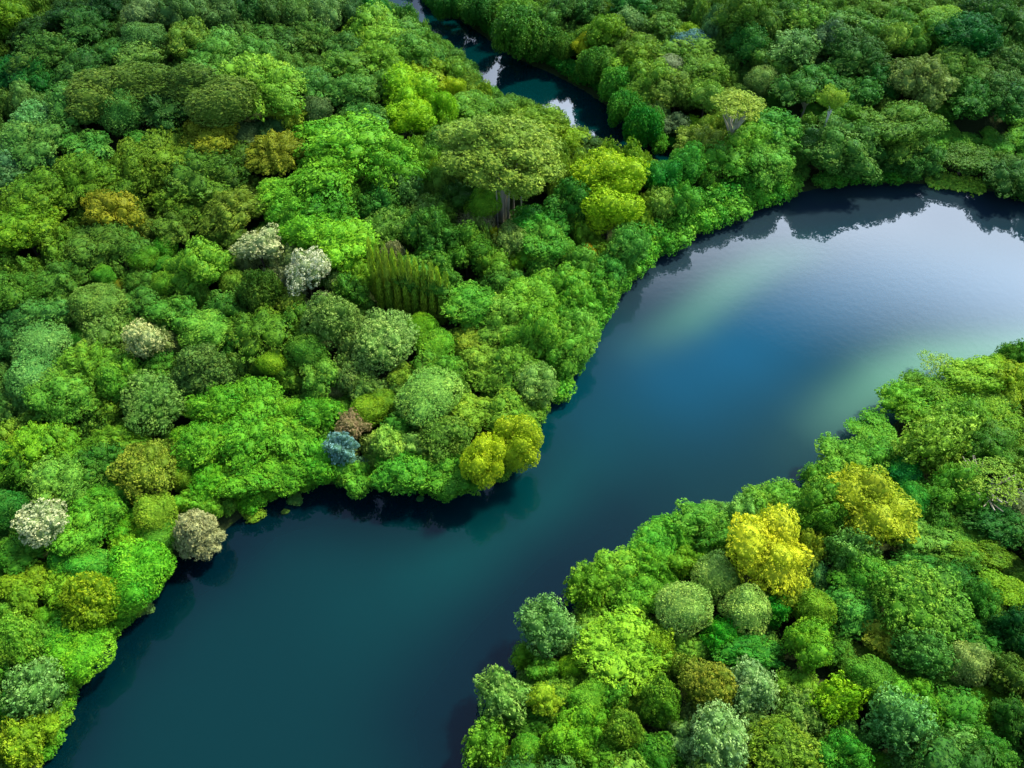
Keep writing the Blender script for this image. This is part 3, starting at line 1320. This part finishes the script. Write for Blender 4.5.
def place_tree(e, idx):
    f = e['form']
    i = cnt.get(f, 0)
    cnt[f] = i + 1
    r = random.Random(idx * 31 + 7)
    key = (f, i % N_VAR[f])
    p, a, b = e['p'], e['a'], e['b']
    foot = bank_foot(p)
    fz = max(.05, float(ground_z([foot])[0]) - .05)
    root = bpy.data.objects.new(NAME[f], None)
    COL.objects.link(root)
    root.location = (foot[0], foot[1], fz)
    root.empty_display_size = .5
    cr = link('crown', PROTO[key], root)
    off = (p[0] - foot[0], p[1] - foot[1])
    cr.location = (off[0], off[1], e['zc'] - fz)
    w1 = 1.0 if f == 'U' else r.uniform(.88, 1.12)
    ell = e['ay'] < .88 * a
    cr.scale = (a, e['ay'], b) if ell else (a * w1, a * (2.0 - w1), b)
    tl = .03 if f in 'UVuo' else .14
    cr.rotation_euler = (r.uniform(-tl, tl), r.uniform(-tl, tl), (r.uniform(-.12, .12) + (3.14159 if r.random() < .5 and f != 'U' else 0)) if (ell or f == 'U') else r.uniform(0, 6.28))
    c = leaf_colour(e['hex'])
    cr.color = (*c, 1)
    tm = {'u': TRUNK_PALE, 'o': TRUNK_PALE, 'V': TRUNK_MANY, 'k': TRUNK_COL}.get(f, TRUNKS[idx % 3])
    if 'white-trunked' in e.get('label', ''):
        tm = TRUNK_SLIM
    tr = link('trunk', tm, root)
    hz = max(.6, e['zc'] - fz) * (.6 if f == 'U' else .82 if 'white-trunked' in e.get('label', '') else 1)
    s = a * (1.05 if f == 'o' else .8 if f in 'uV' else .62) if f != 'U' else a * .22
    tr.scale = (s, s, hz)
    lean = Vector((off[0], off[1], hz))
    tr.rotation_euler = Vector((0, 0, 1)).rotation_difference(lean).to_euler()
    grp = 'vivid trees of the bright lakeside slope' if e['slope'] else 'trees of the lakeside forest'
    tag(root, slope_label if e['slope'] else e['label'], 'tree', grp)
    return root


for i in sorted(alone):
    place_tree(TREES[i], i)

# ------------------------------------------------------------------ clump of slim columns
for k in range(11):
    px = 379 + 7.0 * k
    top = 274 + 2.1 * k + 1.5 * math.sin(k * 2.1)
    bot = 309 + 1.3 * k
    xy = on_level(px, bot, 2.2)
    g = float(ground_z([xy])[0])
    dep = to_px((xy[0], xy[1], g))[2]
    hgt = (bot - top + 14) * dep / FPX / math.cos(math.radians(55)) * .82
    root = bpy.data.objects.new('columnar_tree', None)
    COL.objects.link(root)
    root.location = (xy[0], xy[1], g)
    cr = link('crown', PROTO['k', k % 3], root)
    cr.location = (0, 0, hgt * .56)
    cr.scale = (.72, .72, hgt * .52)
    cr.rotation_euler = (0, 0, k * 1.7)
    cr.color = (*1.25 * leaf_colour(['a0b03a', '94a038', 'a8b044'][k % 3]), 1)
    tr = link('trunk', TRUNK_COL, root)
    tr.scale = (.9, .9, hgt * .4)
    tag(root, 'slim olive columnar tree in the tight upright clump in the central wood', 'tree', 'slim columnar trees of the central clump')
for k in range(8):
    px = 384 + 8.5 * k
    bot = 322 + 1.6 * k
    xy = on_level(px, bot - 6, 2.2)
    g = float(ground_z([xy])[0])
    hgt = 5.6
    root = bpy.data.objects.new('columnar_tree', None)
    COL.objects.link(root)
    root.location = (xy[0], xy[1], g)
    cr = link('crown', PROTO['k', k % 3], root)
    cr.location = (0, 0, hgt * .56)
    cr.scale = (.72, .72, hgt * .5)
    cr.rotation_euler = (0, 0, k * 1.1)
    cr.color = (*1.25 * leaf_colour(['94a838', '84a03a', 'a0a83a'][k % 3]), 1)
    tr = link('trunk', TRUNK_COL, root)
    tr.scale = (.9, .9, hgt * .4)
    tag(root, 'slim olive columnar tree in the tight upright clump in the central wood', 'tree', 'slim columnar trees of the central clump')

# ------------------------------------------------------------------ bushes along the shores
def along(P, step, jit, r):
    P = np.array(P, float)
    seg = np.hypot(*(P[1:] - P[:-1]).T)
    L = np.concatenate([[0], np.cumsum(seg)])
    out, s = [], r.uniform(0, step)
    while s < L[-1]:
        i = np.searchsorted(L, s) - 1
        i = max(i, 0)
        t = (s - L[i]) / (seg[i] + 1e-9)
        p = P[i] * (1 - t) + P[i + 1] * t
        out.append(p + np.array([r.uniform(-jit, jit), r.uniform(-jit, jit)]))
        s += step * r.uniform(.75, 1.25)
    return out


SHORES = [
    # pixels along a shore, step, width range in px, colours, label, group
    ([(552, 402), (575, 352), (590, 325), (612, 288), (648, 252), (692, 226), (740, 206), (785, 188), (808, 184)], 15, (24, 34), ['3fb038', '48b83c', '38a83a', '58b840'],
     'bright green leafy bush in the unbroken row along the central lake bank', 'bushes lining the central lake bank'),
    ([(600, 296), (640, 238), (684, 212), (730, 193), (772, 174)], 22, (28, 38), ['38a03a', '44ac3c', '2f9a40'],
     'mid green leafy bush in the second row above the central lake bank', 'bushes behind the central bank row'),
    ([(812, 182), (850, 177), (900, 173), (925, 172)], 14, (20, 26), ['38a040', '2f9a3c', '40a440'],
     'green bush along the far lake shore beside the grassy ledge', 'bushes on the far lake shore'),
    ([(990, 182), (1010, 186), (1034, 193)], 13, (22, 30), ['2f7a34', '2a7030'],
     'dark green bush at the far right end of the lake', 'dark bushes at the far lake end'),
    ([(424, -4), (465, 9), (500, 32), (526, 49), (565, 66), (600, 86), (626, 104), (655, 126), (678, 147)], 9, (15, 22), ['2a8040', '2f8a44', '267a3c'],
     'deep green drooping bush in the row along the far river bank', 'bushes along the far river bank'),
    ([(428, 36), (455, 55), (468, 68), (482, 88), (503, 104), (536, 114)], 12, (13, 19), ['4a9a3c', '58a848', '3f8a38'],
     'small green bush on the near river bank', 'bushes along the near river bank'),
    ([(498, 478), (516, 458), (530, 430), (544, 402)], 13, (18, 25), ['6ab038', '58a83a', '7ab840'],
     'green bush on the right side of the lake point', 'bushes on the lake point'),
    ([(235, 512), (262, 495), (300, 478), (335, 474), (372, 478), (412, 482), (452, 490)], 15, (18, 27), ['40b428', '38a82c', '50b030'],
     'bright green bush at the foot of the vivid slope by the dark water', 'bushes at the foot of the vivid slope'),
    ([(45, 758), (60, 722), (70, 690), (84, 655), (112, 628), (146, 598)], 16, (20, 28), ['50b430', '44a830', '60b038'],
     'green bush on the lower left lake shore', 'bushes on the lower left shore'),
]
rr_ = rs(77)
SHRUBS = []
for pts, step, (w0, w1), cols, lab, grp in SHORES:
    for q in along(pts, step, 2.0, rr_):
        zc = 1.4
        wpx = rr_.uniform(w0, w1)
        for _ in range(4):
            xy = on_level(q[0], q[1], zc)
            dep = to_px((xy[0], xy[1], zc))[2]
            a = wpx / 2 * dep / FPX * 1.05
            g = max(.1, float(ground_z([xy])[0]))
            zc = g + a * .55
        SHRUBS.append((xy, a))
        i = len(SHRUBS)
        foot = bank_foot(xy)
        root = bpy.data.objects.new('bush', None)
        COL.objects.link(root)
        fz = max(.05, float(ground_z([foot])[0]) - .05)
        root.location = (foot[0], foot[1], fz)
        cr = link('foliage', PROTO['q', i % 4], root)
        cr.location = (xy[0] - foot[0], xy[1] - foot[1], zc - fz)
        cr.scale = (a, a, a * rr_.uniform(.75, 1.0))
        cr.rotation_euler = (0, 0, rr_.uniform(0, 6.28))
        cr.color = (*leaf_colour(cols[i % len(cols)]), 1)
        tr = link('stem', TRUNKS[i % 3], root)
        tr.scale = (a * .45, a * .45, max(.3, zc - fz))
        tag(root, lab, 'bush', grp)

# plants standing in the water off the slope
WATER_PLANTS = [
    (295, 499, 15, 13, '5a9a50', 'round grey-green water plant floating off the vivid slope'),
    (254, 514, 24, 17, '88b038', 'largest yellow-green water plant on the dark water off the vivid slope'),
    (305, 488, 14, 8, '50a83c', 'small green water plant tucked close under the vivid slope bushes'),
    (285, 511, 9, 5, '5a8a40', 'tiny flat green water plant between the two bigger floating ones'),
    (226, 520, 12, 8, '98a840', 'small yellowish water plant at the shore beside the grey-tan ball'),
    (420, 498, 8, 7, '4f8a60', 'tiny lone green water plant off the lake point'),
    (146, 608, 15, 12, '6a9a58', 'lone pale green water plant off the bright green shore hump'),
]
pad_r = rs(5)
for x, y, w, h, hx, lab in WATER_PLANTS:
    xy = on_level(x, y, .25)
    a = w / 2 * to_px((xy[0], xy[1], .2))[2] / FPX
    root = bpy.data.objects.new('water_plant', None)
    COL.objects.link(root)
    root.location = (xy[0], xy[1], 0)
    cr = link('foliage', PROTO['q', pad_r.randint(4)], root)
    cr.scale = (a, a * min(1.0, h / w * 1.2), a * .3)
    cr.location = (0, 0, a * .12)
    cr.rotation_euler = (0, 0, pad_r.uniform(-.3, .3))
    cr.color = (*leaf_colour(hx), 1)
    st = link('stem', TRUNKS[0], root)
    st.location = (0, 0, -.6)
    st.scale = (a * .3, a * .3, .7)
    tag(root, lab, 'water plant', 'plants floating off the shore')

# ------------------------------------------------------------------ masses: the trees past the 300, the undergrowth, the woods outside the frame
WILD = bpy.data.collections.new('wild_crowns')
WILD_INDEX = {}
for j_, key in enumerate(sorted(k_ for k_ in RAW if k_[0] not in 'UVk')):
    V, F, At, As = RAW[key]
    ob = bpy.data.objects.new('crown_%03d' % j_, make_mesh('wild_crown', V, F, [M_WILD], dict(tip=At, spray=As)))
    WILD.objects.link(ob)
    WILD_INDEX[key] = j_


class Mass:
    """plants nobody could count: one object whose points carry a crown each"""

    def __init__(self):
        self.p, self.s, self.r, self.c, self.i = [], [], [], [], []

    def add(self, key, loc, scale, rot, col):
        self.p.append(loc)
        self.s.append(scale)
        self.r.append((0, 0, rot))
        self.c.append(col)
        self.i.append(WILD_INDEX[key])

    def build(self, name):
        n = len(self.p)
        me = bpy.data.meshes.new(name)
        me.vertices.add(n)
        me.vertices.foreach_set('co', np.asarray(self.p, np.float32).ravel())
        for nm, ty, fld, arr in (('crown_scale', 'FLOAT_VECTOR', 'vector', self.s), ('crown_turn', 'FLOAT_VECTOR', 'vector', self.r)):
            at_ = me.attributes.new(nm, ty, 'POINT')
            at_.data.foreach_set(fld, np.asarray(arr, np.float32).ravel())
        at_ = me.attributes.new('crown_kind', 'INT', 'POINT')
        at_.data.foreach_set('value', np.asarray(self.i, np.int32))
        at_ = me.attributes.new('leaf_colour', 'FLOAT_COLOR', 'POINT')
        cc = np.ones((n, 4), np.float32)
        cc[:, :3] = np.asarray(self.c, np.float32)
        at_.data.foreach_set('color', cc.ravel())
        o = link(name, me)
        gt = bpy.data.node_groups.new(name + '_growth', 'GeometryNodeTree')
        gt.interface.new_socket('Geometry', in_out='INPUT', socket_type='NodeSocketGeometry')
        gt.interface.new_socket('Geometry', in_out='OUTPUT', socket_type='NodeSocketGeometry')
        N_ = gt.nodes
        gi, go = N_.new('NodeGroupInput'), N_.new('NodeGroupOutput')
        ip = N_.new('GeometryNodeInstanceOnPoints')
        ci = N_.new('GeometryNodeCollectionInfo')
        ci.inputs['Collection'].default_value = WILD
        ci.inputs['Separate Children'].default_value = True
        ci.inputs['Reset Children'].default_value = True

        def named(nm, ty):
            x = N_.new('GeometryNodeInputNamedAttribute')
            x.data_type = ty
            x.inputs['Name'].default_value = nm
            return x.outputs['Attribute']
        L_ = gt.links
        L_.new(gi.outputs[0], ip.inputs['Points'])
        L_.new(ci.outputs[0], ip.inputs['Instance'])
        ip.inputs['Pick Instance'].default_value = True
        L_.new(named('crown_kind', 'INT'), ip.inputs['Instance Index'])
        er = N_.new('FunctionNodeEulerToRotation')
        L_.new(named('crown_turn', 'FLOAT_VECTOR'), er.inputs[0])
        L_.new(er.outputs[0], ip.inputs['Rotation'])
        L_.new(named('crown_scale', 'FLOAT_VECTOR'), ip.inputs['Scale'])
        L_.new(ip.outputs[0], go.inputs[0])
        md = o.modifiers.new('growth', 'NODES')
        md.node_group = gt
        tag(o, kind='stuff')
        return o


mass = Mass()
mr = rs(21)
for i, e in enumerate(TREES):
    if i in alone:
        continue
    f = e['form']
    key = (f, i % N_VAR[f])
    mass.add(key, (e['p'][0], e['p'][1], e['zc']), (e['a'], e['ay'], e['b']), mr.uniform(-.15, .15) if e['ay'] < .88 * e['a'] else mr.uniform(0, 6.28), leaf_colour(e['hex']))
o = mass.build('small_forest_trees')
tag(o, 'smaller trees filling the wood between the big crowns', 'trees')

TP = np.array([e['p'] for e in TREES])
TA = np.array([e['a'] for e in TREES])
TC = np.array([leaf_colour(e['hex']) for e in TREES])
TB = np.array([e['b'] for e in TREES])
LM = np.array(['label' in e for e in TREES])
TZ = np.array([e['zc'] for e in TREES])
SX = np.array([s[0] for s in SHRUBS])
under = Mass()
ur = rs(4)
for gx in np.arange(-128, 128, 2.5):
    for gy in np.arange(8, 222, 2.5):
        p = np.array([gx, gy]) + ur.uniform(-1.1, 1.1, 2)
        px, py, _ = to_px((p[0], p[1], 1.5))
        if 366 < px < 462 and 268 < py < 345:
            continue
        if not (-40 < px < 1064 and -22 < py < 800):
            continue
        d = np.hypot(*(TP - p).T)
        if (d < TA * np.where(LM, .80, .52)).any():
            continue
        k = np.argsort(d / TA)[:2]
        wd = float(water_dist([p])[0])
        if wd < .3:
            continue
        rad = ur.uniform(1.5, 2.7)
        if wd < rad * .9:
            rad = max(.8, wd * .9)
        g = float(ground_z([p])[0])
        c = (TC[k[0]] * .65 + TC[k[1]] * .35)
        base = np.array([.090, .200, .025]) * ur.uniform(.7, 1.4)
        c = c * .6 + base * .4
        open_green = (px > 880 and 112 < py < 162) or (750 < px < 830 and 108 < py < 136)
        if open_green:
            top = ur.uniform(1.0, 2.2)
            rad = ur.uniform(1.7, 2.6)
            c = leaf_colour(['4fae40', '5aba48', '46a440'][ur.randint(3)])
        else:
            top = (TZ[k[0]] + TB[k[0]] - g) * ur.uniform(.36, .70)
            top = min(max(top, 1.4), 8)
            if wd < 5:
                top = min(top, 1.0 + .6 * wd)
        d0 = d[k[0]] / TA[k[0]]
        if d0 < .8:
            top *= .7
        b_ = max(.7, top * .55)
        q = ('q', ur.randint(4)) if rad < 2.1 else ('r', ur.randint(6))
        under.add(q, (p[0], p[1], g + top - b_), (rad, rad * ur.uniform(.8, 1.2), b_), ur.uniform(0, 6.28), c)
o = under.build('undergrowth')
tag(o, 'green undergrowth filling the gaps between the trees', 'undergrowth')

outer = Mass()
outr = rs(8)
pal = ['2f7030', '3a7a30', '4a8a34', '5a8f30', '286428', '6a9a38', '3f8640', '74a040']
keys = [('r', 0), ('r', 1), ('r', 2), ('r', 4), ('b', 0), ('c', 0), ('s', 0), ('R', 1)]
for gx in np.arange(-205, 205, 6.2):
    for gy in np.arange(-6, 275, 6.2):
        p = np.array([gx, gy]) + outr.uniform(-2.4, 2.4, 2)
        px, py, dep = to_px((p[0], p[1], 4))
        if dep > 1 and -18 < px < 1042 and -14 < py < 800:
            continue
        a = outr.uniform(2.9, 4.6)
        wd = float(water_dist([p])[0])
        if wd < 1.5:
            continue
        if wd < a:
            a = max(1.2, wd * .9)
        b = a * outr.uniform(.75, 1.1)
        g = float(ground_z([p])[0])
        outer.add(keys[outr.randint(len(keys))], (p[0], p[1], g + b + .2 * a), (a, a, b), outr.uniform(0, 6.28), leaf_colour(pal[outr.randint(len(pal))]) * outr.uniform(.8, 1.15))
o = outer.build('surrounding_woods')
tag(o, 'woods continuing all round the lake', 'woods')

# ------------------------------------------------------------------ ground
def grid(x0, x1, y0, y1, step):
    xs, ys = np.arange(x0, x1 + step, step), np.arange(y0, y1 + step, step)
    X, Y = np.meshgrid(xs, ys)
    P = np.stack([X.ravel(), Y.ravel()], 1)
    nx = len(xs)
    i = (np.arange(len(ys) - 1)[:, None] * nx + np.arange(nx - 1)[None]).ravel()
    F = np.stack([i, i + 1, i + nx + 1, i + nx], 1)
    return P, F


P, F = grid(-220, 220, -20, 290, 1.25)
Z = ground_z(P)
# a skirt that carries the same sheet to the horizon
xs = np.array([-6000, -220, 220, 6000.])
V = np.column_stack([P, Z])
nV = len(V)
edge = []
ring = [(-220, -20), (220, -20), (220, 290.0), (-220, 290.0)]
far = [(-4500, -4300), (4500, -4300), (4500, 4500), (-4500, 4500)]
EX = np.array([(x, y, 1.0) for x, y in ring] + [(x, y, 1.0) for x, y in far])
V = np.vstack([V, EX])
SK = np.array([(nV + i, nV + (i + 1) % 4, nV + 4 + (i + 1) % 4, nV + 4 + i)[::-1] for i in range(4)])
F = np.vstack([F, SK])

k = NT('forest_floor')
tc = k.n('ShaderNodeNewGeometry')
n1 = k.n('ShaderNodeTexNoise')
n1.inputs['Scale'].default_value = .35
n1.inputs['Detail'].default_value = 6
k.l(tc.outputs['Position'], n1.inputs['Vector'])
n2 = k.n('ShaderNodeTexNoise')
n2.inputs['Scale'].default_value = 2.2
n2.inputs['Detail'].default_value = 8
k.l(tc.outputs['Position'], n2.inputs['Vector'])
c1 = k.mix(n1.outputs['Fac'], (.012, .026, .008), (.045, .085, .02))
c2 = k.mix(k.math('MULTIPLY', n2.outputs['Fac'], .6), c1, (.03, .022, .012))
p = k.n('ShaderNodeBsdfPrincipled')
k.l(c2, p.inputs['Base Color'])
p.inputs['Roughness'].default_value = 1
p.inputs['Specular IOR Level'].default_value = .08
bp = k.n('ShaderNodeBump')
bp.inputs['Strength'].default_value = .8
bp.inputs['Distance'].default_value = .3
k.l(n2.outputs['Fac'], bp.inputs['Height'])
k.l(bp.outputs[0], p.inputs['Normal'])
k.l(p.outputs[0], k.out.inputs['Surface'])
g = link('ground', make_mesh('ground', V, F, [k.m], smooth=True))
tag(g, kind='structure')

# grassy ledge at the far shore
pts = along([(926, 180.5), (945, 182), (965, 185), (985, 188.5)], .7, 0, rs(1))
gv, gc = [], []
gr = rs(3)
for q in pts:
    edge_ = min(1.0, (q[0] - 925) / 9, (987 - q[0]) / 9)
    for j in range(int(14 + 30 * max(edge_, 0))):
        xy = on_level(q[0] + gr.uniform(-.5, .5), q[1] + gr.normal(0, 1.0) * (1.0 + 1.6 * max(edge_, 0)), .25)
        gv.append((xy[0], xy[1], max(.12, float(ground_z([xy])[0])) + gr.uniform(0, .25)))
gv = np.array(gv)
N = np.tile(np.array([0, -.15, 1.0]), (len(gv), 1))
LV = leaf_quads(gv, N, .4, gr, .5)
me = make_mesh('grass', LV, np.arange(len(LV)).reshape(-1, 4), [M_GRASS], dict(tip=np.ones(len(LV)), spray=np.repeat(gr.uniform(0, 1, len(gv)), 4)),
               dict(leaf_colour=np.tile(1.3 * leaf_colour('9cc850'), (len(LV), 1))))
o = link('grass', me)
tag(o, 'sunlit grassy ledge along the far lake shore', 'grass', kind='stuff')

# ------------------------------------------------------------------ water
def px_line(L):
    return np.array([on_level(*q) for q in L])


P, F = grid(-70, 150, 10, 190, 1.5)
d = -water_dist(P)


def bump(line, r, strengths):
    A = px_line(line)
    best = np.zeros(len(P))
    S = np.array(strengths)
    for i in range(len(A) - 1):
        a, b = A[i], A[i + 1]
        v = b - a
        t = np.clip(((P - a) @ v) / (v @ v), 0, 1)
        dd = np.hypot(P[:, 0] - a[0] - t * v[0], P[:, 1] - a[1] - t * v[1])
        s = S[i] * (1 - t) + S[i + 1] * t
        best = np.maximum(best, s * np.exp(-(dd / r) ** 2))
    return best


sand = bump([(1110, 345), (1040, 350), (980, 356), (930, 364), (890, 380), (850, 408), (800, 445)], 5.0, [.75, .75, .85, .95, .85, .5, .05])
sand = np.maximum(sand, bump([(640, 345), (690, 318), (730, 285), (770, 262), (830, 245)], 4.2, [.10, .42, .52, .36, .04]))
sky_sheen = bump([(600, 330), (640, 295), (690, 255), (760, 225), (860, 205), (960, 208), (1040, 220)], 10, [.3, .9, 1, 1, 1, 1, .8])  # grey of the reflected sky, painted into the far-shore water colour
teal = bump([(600, 440), (540, 500), (470, 560), (380, 600)], 9, [.2, .7, .7, .2])
teal = np.maximum(teal, bump([(600, 520), (560, 470), (545, 440)], 7, [.2, .5, .3]))
blue = bump([(600, 400), (680, 370), (730, 345), (790, 310), (880, 285), (1000, 290), (1060, 290)], 13, [.35, .8, 1, .9, .8, .7, .6])
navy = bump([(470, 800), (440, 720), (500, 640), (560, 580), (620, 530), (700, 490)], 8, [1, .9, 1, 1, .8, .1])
navy = np.maximum(navy, bump([(30, 790), (60, 735), (85, 672), (120, 640), (165, 585), (215, 560), (262, 515), (320, 500), (410, 505), (500, 500), (540, 455), (560, 410)], 6, [.8, .9, 1, 1, 1, 1, 1, 1, .9, .6, .3, .05]))  # dark tree reflections under the left bank, painted into the water colour
V = np.column_stack([P, np.zeros(len(P))])
nV = len(V)
EX = np.array([(-70, 10, 0), (150, 10, 0), (150, 190, 0), (-70, 190, 0), (-400, -100, 0), (400, -100, 0), (400, 400, 0), (-400, 400, 0)], float)
V = np.vstack([V, EX])
SK = np.array([(nV + 4 + i, nV + 4 + (i + 1) % 4, nV + (i + 1) % 4, nV + i) for i in range(4)])
F = np.vstack([F, SK])
z8 = np.zeros(8)


def dv(v):
    return np.concatenate([v, z8])


k = NT('water')
base = (.0001, .0185, .0205)


def at(nm):
    return k.n('ShaderNodeAttribute', attribute_name=nm).outputs['Fac']


c = k.mix(at('blue'), base, (.0001, .049, .092))
c = k.mix(at('teal'), c, (.0004, .041, .040))
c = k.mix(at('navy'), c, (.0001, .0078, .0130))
c = k.mix(k.math('MULTIPLY', at('sky_sheen'), .8), c, (.016, .028, .040))
c = k.mix(at('sand'), c, (.072, .185, .120))
p = k.n('ShaderNodeBsdfPrincipled')
k.l(c, p.inputs['Base Color'])
p.inputs['Roughness'].default_value = .02
p.inputs['IOR'].default_value = 1.37
n1 = k.n('ShaderNodeTexNoise')
n1.inputs['Scale'].default_value = .9
n1.inputs['Detail'].default_value = 5
geo = k.n('ShaderNodeNewGeometry')
k.l(geo.outputs['Position'], n1.inputs['Vector'])
bp = k.n('ShaderNodeBump')
bp.inputs['Strength'].default_value = .045
bp.inputs['Distance'].default_value = .1
k.l(n1.outputs['Fac'], bp.inputs['Height'])
k.l(bp.outputs[0], p.inputs['Normal'])
k.l(p.outputs[0], k.out.inputs['Surface'])
wm = make_mesh('water', V, F, [k.m], dict(blue=dv(blue), teal=dv(teal), navy=dv(navy), sky_sheen=dv(sky_sheen), sand=dv(sand)))
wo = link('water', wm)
tag(wo, kind='structure')

# ------------------------------------------------------------------ light
SUN_EL, SUN_AZ = math.radians(52), math.radians(54)      # azimuth clockwise from +y (away from the camera)
wd_ = bpy.data.worlds.new('World')
sc.world = wd_
wd_.use_nodes = True
nt = wd_.node_tree
nt.nodes.clear()
out = nt.nodes.new('ShaderNodeOutputWorld')
bg = nt.nodes.new('ShaderNodeBackground')
sky = nt.nodes.new('ShaderNodeTexSky')
sky.sky_type = 'NISHITA'
sky.sun_disc = False
sky.sun_elevation = SUN_EL
sky.sun_rotation = SUN_AZ
sky.altitude = 100
sky.air_density = .85
sky.ozone_density = 4
sky.dust_density = .25
tc = nt.nodes.new('ShaderNodeTexCoord')
mp = nt.nodes.new('ShaderNodeMapping')
mp.inputs['Scale'].default_value = (1, 1, 2.0)
mp.inputs['Location'].default_value = (0.4, 0.1, 0.2)
nt.links.new(tc.outputs['Generated'], mp.inputs['Vector'])
no = nt.nodes.new('ShaderNodeTexNoise')
no.inputs['Scale'].default_value = 1.9
no.inputs['Detail'].default_value = 4
no.inputs['Roughness'].default_value = .45
nt.links.new(mp.outputs[0], no.inputs['Vector'])
ramp = nt.nodes.new('ShaderNodeValToRGB')
ramp.color_ramp.elements[0].position = .30
ramp.color_ramp.elements[1].position = .66
nt.links.new(no.outputs['Fac'], ramp.inputs['Fac'])
# bright cumulus low over the far woods, thinning out towards the zenith and to the sides
def wmath(op, a_, b_=None):
    x = nt.nodes.new('ShaderNodeMath')
    x.operation = op
    for i_, v_ in enumerate((a_, b_)):
        if v_ is None:
            continue
        if isinstance(v_, (int, float)):
            x.inputs[i_].default_value = v_
        else:
            nt.links.new(v_, x.inputs[i_])
    return x.outputs[0]


dp = nt.nodes.new('ShaderNodeVectorMath')
dp.operation = 'DOT_PRODUCT'
nt.links.new(tc.outputs['Generated'], dp.inputs[0])
CAZ, CEL = math.radians(29), math.radians(34)
dp.inputs[1].default_value = (math.sin(CAZ) * math.cos(CEL), math.cos(CAZ) * math.cos(CEL), math.sin(CEL))
mr_ = nt.nodes.new('ShaderNodeMapRange')
mr_.interpolation_type = 'SMOOTHERSTEP'
mr_.inputs['From Min'].default_value = math.cos(math.radians(35))
mr_.inputs['From Max'].default_value = math.cos(math.radians(12))
nt.links.new(dp.outputs['Value'], mr_.inputs['Value'])
sx = nt.nodes.new('ShaderNodeSeparateXYZ')
nt.links.new(tc.outputs['Generated'], sx.inputs[0])
me_ = nt.nodes.new('ShaderNodeMapRange')
me_.interpolation_type = 'SMOOTHSTEP'
me_.inputs['From Min'].default_value = .575
me_.inputs['From Max'].default_value = .705
me_.inputs['To Min'].default_value = 1
me_.inputs['To Max'].default_value = 0
nt.links.new(wmath('ADD', sx.outputs['Z'], wmath('MULTIPLY', wmath('SUBTRACT', no.outputs['Fac'],   .5), .06)), me_.inputs['Value'])
ml_ = nt.nodes.new('ShaderNodeMapRange')
ml_.interpolation_type = 'SMOOTHSTEP'
ml_.inputs['From Min'].default_value = .30
ml_.inputs['From Max'].default_value = .60
ml_.inputs['To Min'].default_value = .12
nt.links.new(sx.outputs['Z'], ml_.inputs['Value'])
cl = wmath('MULTIPLY', wmath('MULTIPLY', wmath('MULTIPLY', mr_.outputs[0], ml_.outputs[0]), me_.outputs[0]), wmath('ADD', wmath('MULTIPLY', ramp.outputs['Color'], .4), .6))
mx = nt.nodes.new('ShaderNodeMix')
mx.data_type = 'RGBA'
nt.links.new(cl, mx.inputs[0])
hs = nt.nodes.new('ShaderNodeHueSaturation')
hs.inputs['Saturation'].default_value = .86
nt.links.new(sky.outputs[0], hs.inputs['Color'])
nt.links.new(hs.outputs[0], mx.inputs[6])
mx.inputs[7].default_value = (46.0, 53.0, 64.0, 1)
nt.links.new(mx.outputs[2], bg.inputs['Color'])
bg.inputs['Strength'].default_value = 0.14
nt.links.new(bg.outputs[0], out.inputs['Surface'])

sd_ = bpy.data.lights.new('sun', 'SUN')
sd_.energy = 3.2
sd_.angle = math.radians(5.0)
sd_.color = (1.0, .94, .77)
so = bpy.data.objects.new('sun', sd_)
COL.objects.link(so)
dirv = Vector((math.sin(SUN_AZ) * math.cos(SUN_EL), math.cos(SUN_AZ) * math.cos(SUN_EL), math.sin(SUN_EL)))
so.rotation_euler = (-dirv).to_track_quat('-Z', 'Y').to_euler()
so.location = dirv * 300

sc.view_settings.view_transform = 'Standard'
sc.view_settings.look = 'None'
sc.view_settings.gamma = 1
sc.view_settings.use_curve_mapping = False
sc.view_settings.exposure = 1.12
sc.cycles.max_bounces = 5
sc.cycles.diffuse_bounces = 3
sc.cycles.transmission_bounces = 3
sc.cycles.glossy_bounces = 2
sc.cycles.use_denoising = True
